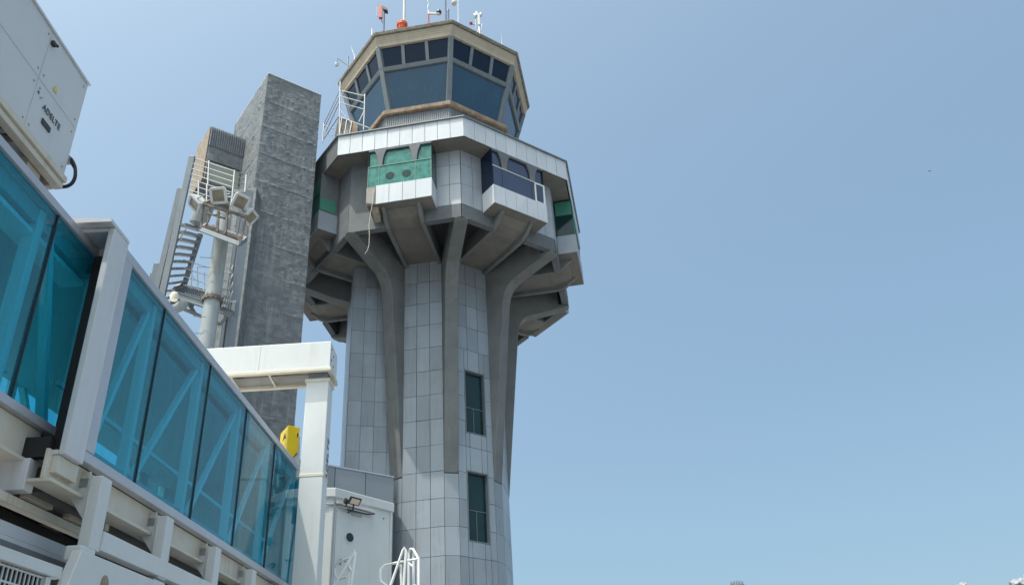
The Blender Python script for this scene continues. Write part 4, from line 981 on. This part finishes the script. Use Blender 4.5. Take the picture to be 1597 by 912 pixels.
# ------------------------------------------------------------------ yellow box on the bridge roof
YB = root('junction_cabinet', atY(455, 712, 20.0), 'yellow metal box with a black mark on the far end of the bridge roof', 'box')
yu = dirh(33); yn = A(yu[1], -yu[0], 0)
pA = atY(450, 662, 20.0); zt3 = pA[2]; zb3 = atY(448, 712, 20.0)[2]
m = M(); w = .30
prof = [(0, zb3+.0), (.10, zb3-.02), (.2, zb3+.06), (.28, zb3+.2), (.285, zt3-.02), (0, zt3)]
m.ext([A(pA[0], pA[1], 0)+yu*a+Z*z for a, z in prof], -yn*.55); m.build('housing', MT['yellow'], YB, bevel=.01)
q = A(pA[0], pA[1], 0)
m = M(); m.box(q+yu*.24+yn*.004+Z*(zt3-.22), yu*.012, yn*.004, Z*.05); m.build('slot', MT['black'], YB)
m = M(); m.ext([q-yu*.004-yn*a+Z*(zt3+b) for a, b in ((.10, -.30), (.2, -.12), (.34, -.30), (.22, -.26))], -yu*.004); m.build('arrow_mark', MT['black'], YB)
m = M(); m.ext([q+yu*.12-yn*.1+Z*(zb3-.4), q+yu*.4-yn*.1+Z*(zb3-.4), q+yu*.34-yn*.1+Z*(zt3-.2), q+yu*.29-yn*.1+Z*(zt3-.2), q+yu*.29-yn*.1+Z*(zb3+.15), q+yu*.12-yn*.1+Z*(zb3-.03)], -yn*.3); m.build('bracket', MT['white'], YB, bevel=.01)

# ------------------------------------------------------------------ white service cabin with door
CU_ = dirh(46.8); CN = A(CU_[1], -CU_[0], 0)
ca = atY(521, 763, 22.0); zc_ = ca[2]; ca = A(ca[0], ca[1], 0); CW = 1.83
CB = root('service_cabin', (ca[0], ca[1]+.8, GZ), 'white sheet-metal cabin with a door and round porthole right of the gantry column', 'cabin')
lu = dirh(8.0)
plan = [ca, ca+CU_*CW, ca+CU_*CW-CN*1.7, ca-lu*.62-CN*1.7+CU_*.3, ca-lu*.62]
m = M(); m.ext([p+Z*5.6 for p in plan], Z*(zc_-5.6)); m.build('housing', MT['white'], CB, bevel=.01)
m = M(); off = [ca-lu*.0+CN*.06-CU_*.0, ca+CU_*(CW+.04)+CN*.06, ca+CU_*(CW+.04)-CN*1.75, ca-lu*.66-CN*1.75, ca-lu*.66-A(0, .06, 0)]
m.ext([p+Z*(zc_-.2) for p in off], Z*.24); m.build('roof_trim', MT['white'], CB, bevel=.02)
def cf(t, z, o=0.): return ca+CU_*t+CN*o+Z*z
hitc = lambda u, v: (((hit(u, v, ca, CN)-ca) @ CU_), hit(u, v, ca, CN)[2])
m = M(); m.tube([cf(.02, 5.6, .02), cf(.02, zc_-.25, .02)], .025, 8); m.build('corner_strip', MT['steel'], CB)
dt, dz = hitc(526, 795)
m = M(); m.ext([cf(.10, 5.9), cf(1.10, 5.9), cf(1.10, dz), cf(.10, dz)], CN*.02); dr = m.build('door', MT['white'], CB, bevel=.006)
m = M(); c_ = hitc(544, 838); m.lathe(cf(c_[0], c_[1], .02), [(.145, 0), (.145, .02), (.115, .022)], 28, CN); m.build('porthole_rim', MT['violet'], dr, smooth=True)
m = M(); m.lathe(cf(c_[0], c_[1], .03), [(.112, 0), (.112, .014)], 28, CN); m.build('porthole', MT['darkgreen'], dr)
c_ = hitc(528, 876); m = M(); m.tube([cf(c_[0], c_[1]-.08, .07), cf(c_[0], c_[1]+.04, .07), cf(c_[0]+.15, c_[1]+.02, .07)], .016, 8); m.beam(cf(c_[0], c_[1], .02), cf(c_[0], c_[1], .07), .03, .03); m.build('handle', MT['black'], dr, smooth=True)
m = M()
a_ = hitc(523, 783); 
m.box(cf(.62, a_[1]-.02, .05), CU_*.56, CN*.05, Z*.025); m.box(cf(.60, a_[1]-.09, .035), CU_*.50, CN*.03, Z*.015); m.build('door_header', MT['white'], CB, bevel=.006)
c_ = hitc(555, 803); m = M(); m.box(cf(c_[0], c_[1], .03), CU_*.15, CN*.02, Z*.035); m.build('closer', MT['galv'], CB)
m = M(); m.ext([cf(CW-.06, 5.6), cf(CW, 5.6), cf(CW, zc_-.2), cf(CW-.06, zc_-.2)], CN*.025); m.build('edge_trim', MT['white'], CB)
m = M(); c_ = hitc(598, 808); m.lathe(cf(c_[0], c_[1], .0), [(.018, 0), (.018, .012)], 8, CN); m.build('screw', MT['black'], CB)
m = M(); m.ext([p+Z*GZ for p in (cf(.3, 0, -.3), cf(1.4, 0, -.3), cf(1.4, 0, -1.4), cf(.3, 0, -1.4))], Z*(5.59-GZ)); m.build('support_column', MT['white'], CB, bevel=.02)
m = M(); m.tube([cf(.02, zc_-.38, .03), ca-lu*.3+A(0, -.04, 0)+Z*(zc_-.38), ca-lu*.6+A(0, -.05, 0)+Z*(zc_-.3)], .018, 6); m.build('conduit', MT['galv'], CB)
# small floodlight above the door
fc = hit(553, 781, ca+CN*.3, CN)
FL = root('door_floodlight', fc, 'small black floodlight with a pale face above the white cabin door', 'floodlight')
n_ = unit(CN*.8-Z*.75); x_ = unit(np.cross(Z, n_)); y_ = np.cross(n_, x_)
m = M(); m.box(fc, x_*.17, y_*.10, n_*.025); m.build('housing', MT['black'], FL, bevel=.01)
m = M(); m.ext([fc+x_*a*.13+y_*b*.07+n_*.026 for a, b in ((-1, -1), (1, -1), (1, 1), (-1, 1))], n_*.005); m.build('lamp_face', MT['bulb'], FL)
m = M(); m.tube([fc-n_*.02-x_*.1, fc-x_*.19-Z*.05, fc-x_*.2-Z*.16-CN*.1], .016, 6); m.tube([fc-n_*.03, fc-Z*.2-CN*.05, fc-Z*.22-CN*.25], .022, 6)
m.box(fc-x_*.20-Z*.02-CN*.08, x_*.03, y_*.06, n_*.05); m.tube([fc-x_*.05-Z*.16-CN*.22, cf(.95, fc[2]-.17, .12), cf(1.2, fc[2]-.10, .1)], .02, 6); m.build('arm', MT['black'], FL)
# stair handrails in front of the cabin
def rail(label, segs, Y, r=.028, verts=()):
    pts = atY(segs[0][0][0], 912, Y)
    W = root('stair_handrail', (pts[0], Y, GZ), label, 'handrail')
    for nm, s in segs_named(segs): 
        m = M(); m.tube([atY(*p) if len(p) == 3 else atY(*p, Y) for p in s], r, 8); m.build(nm, MT['rail'], W, smooth=True)
    return W
def segs_named(segs):
    for i, s in enumerate(segs): yield ('top_rail' if i == 0 else 'rail'), s
Yr = 20.0
WL = rail('white tubular handrail climbing in front of the cabin door, left of its pair', [
    [(510, 930), (552.5, 862), (554.5, 857, Yr), (554.5, 862, Yr), (549, 900), (545, 940)],
    [(550, 868, 20.0), (534, 874, 20.3), (526, 877, 20.4), (522, 884, 20.5), (522, 895, 20.5), (525, 901, 20.5), (530, 902, 20.4), (541, 899, 20.2)],
    [(546, 868, 20.1), (544, 890, 20.1), (542, 940, 20.1)], [(541, 880, 20.1), (551, 892, 20.0)]], Yr)
WR = rail('white tubular handrail in front of the grey-tiled shaft, right of its pair', [
    [(598, 945), (628, 858), (630.5, 853.5), (633, 858), (631, 890), (628, 945)],
    [(653, 871, Yr), (640, 873, Yr), (612, 878, 20.2), (600, 881, 20.3), (594, 886, 20.3), (593, 898, 20.3), (594, 906, 20.3), (602, 912, 20.3), (604, 916, 20.3)],
    [(637, 945, 20.3), (637.5, 860, 20.3), (640, 855.5, 20.2), (644, 855.5, 20.1), (652.5, 870, Yr), (653, 945, Yr)],
    [(645, 860, 20.2), (645, 945, 20.2)], [(625, 880, 20.2), (627, 945, 20.2)], [(637, 878, 20.3), (646, 884, 20.2)], [(646, 912, 20.2), (653, 916, Yr)]], Yr)
# landing floor joining the rails to the cabin, with its legs
LD = root('stair_landing', (-3.4, 20.6, GZ), 'white steel landing carrying the handrails below the cabin door', 'landing')
m = M(); m.box(A(-3.4, 20.9, 5.0), A(1.3, 0, 0), A(0, 1.1, 0), A(0, 0, .06)); m.build('deck', MT['galv'], LD)
for x, y in ((-4.5, 20), (-2.3, 20), (-2.3, 21.9)): m = M(); m.box(A(x, y, (4.94+GZ)/2), A(.06, 0, 0), A(0, .06, 0), A(0, 0, (4.94-GZ)/2)); m.build('leg', MT['white'], LD)

# ------------------------------------------------------------------ far things
p = atY(1149, 908, 400); FMm = root('stadium_mast', (p[0], p[1], GZ), 'distant floodlight mast head just showing at the bottom edge of the sky', 'light mast')
m = M(); m.lathe(A(p[0], p[1], GZ), [(.8, 0), (.35, p[2]-GZ-1)], 12); m.build('pole', MT['steel'], FMm)
m = M()
for k in range(-2, 3): m.box(p+A(k*1.15, 0, .2*math.cos(k)), A(.40, 0, .12), A(0, .4, 0), A(.1, 0, .55))
m.beam(p+A(-3, 0, -.9), p+A(3, 0, -.9), .5, .4); m.build('lamp_row', MT['steel'], FMm)
p = atY(1450, 267, 150); m = M()
bd = A(.25, .95, .1); m.tube([p-bd*.25, p-bd*.12, p, p+bd*.16, p+bd*.24], .06, 8, rs=[.015, .05, .07, .05, .01])
m.add([p+A(0, -.1, .02), p+A(0, .12, .02), p+A(.35, .05, .10), p+A(.62, -.08, .03), p+A(-.35, .05, .10), p+A(-.62, -.08, .03), p+A(0, 0, .05)], [(0, 3, 2, 1), (0, 1, 4, 5), (0, 6, 2, 3), (6, 1, 2), (0, 5, 4, 6), (6, 4, 1)])
tagk(m.build('bird', MT['feather']), 'small dark bird gliding alone in the blue sky on the right', 'bird')

# fix normals of every mesh
import bmesh
for me in {o.data for o in bpy.data.objects if o.type == 'MESH'}:
    if len(me.polygons) > 20000: continue
    bm = bmesh.new(); bm.from_mesh(me); bmesh.ops.recalc_face_normals(bm, faces=bm.faces); bm.to_mesh(me); bm.free()
for o in bpy.data.objects:
    if 'loc_' in o: del o['loc_']
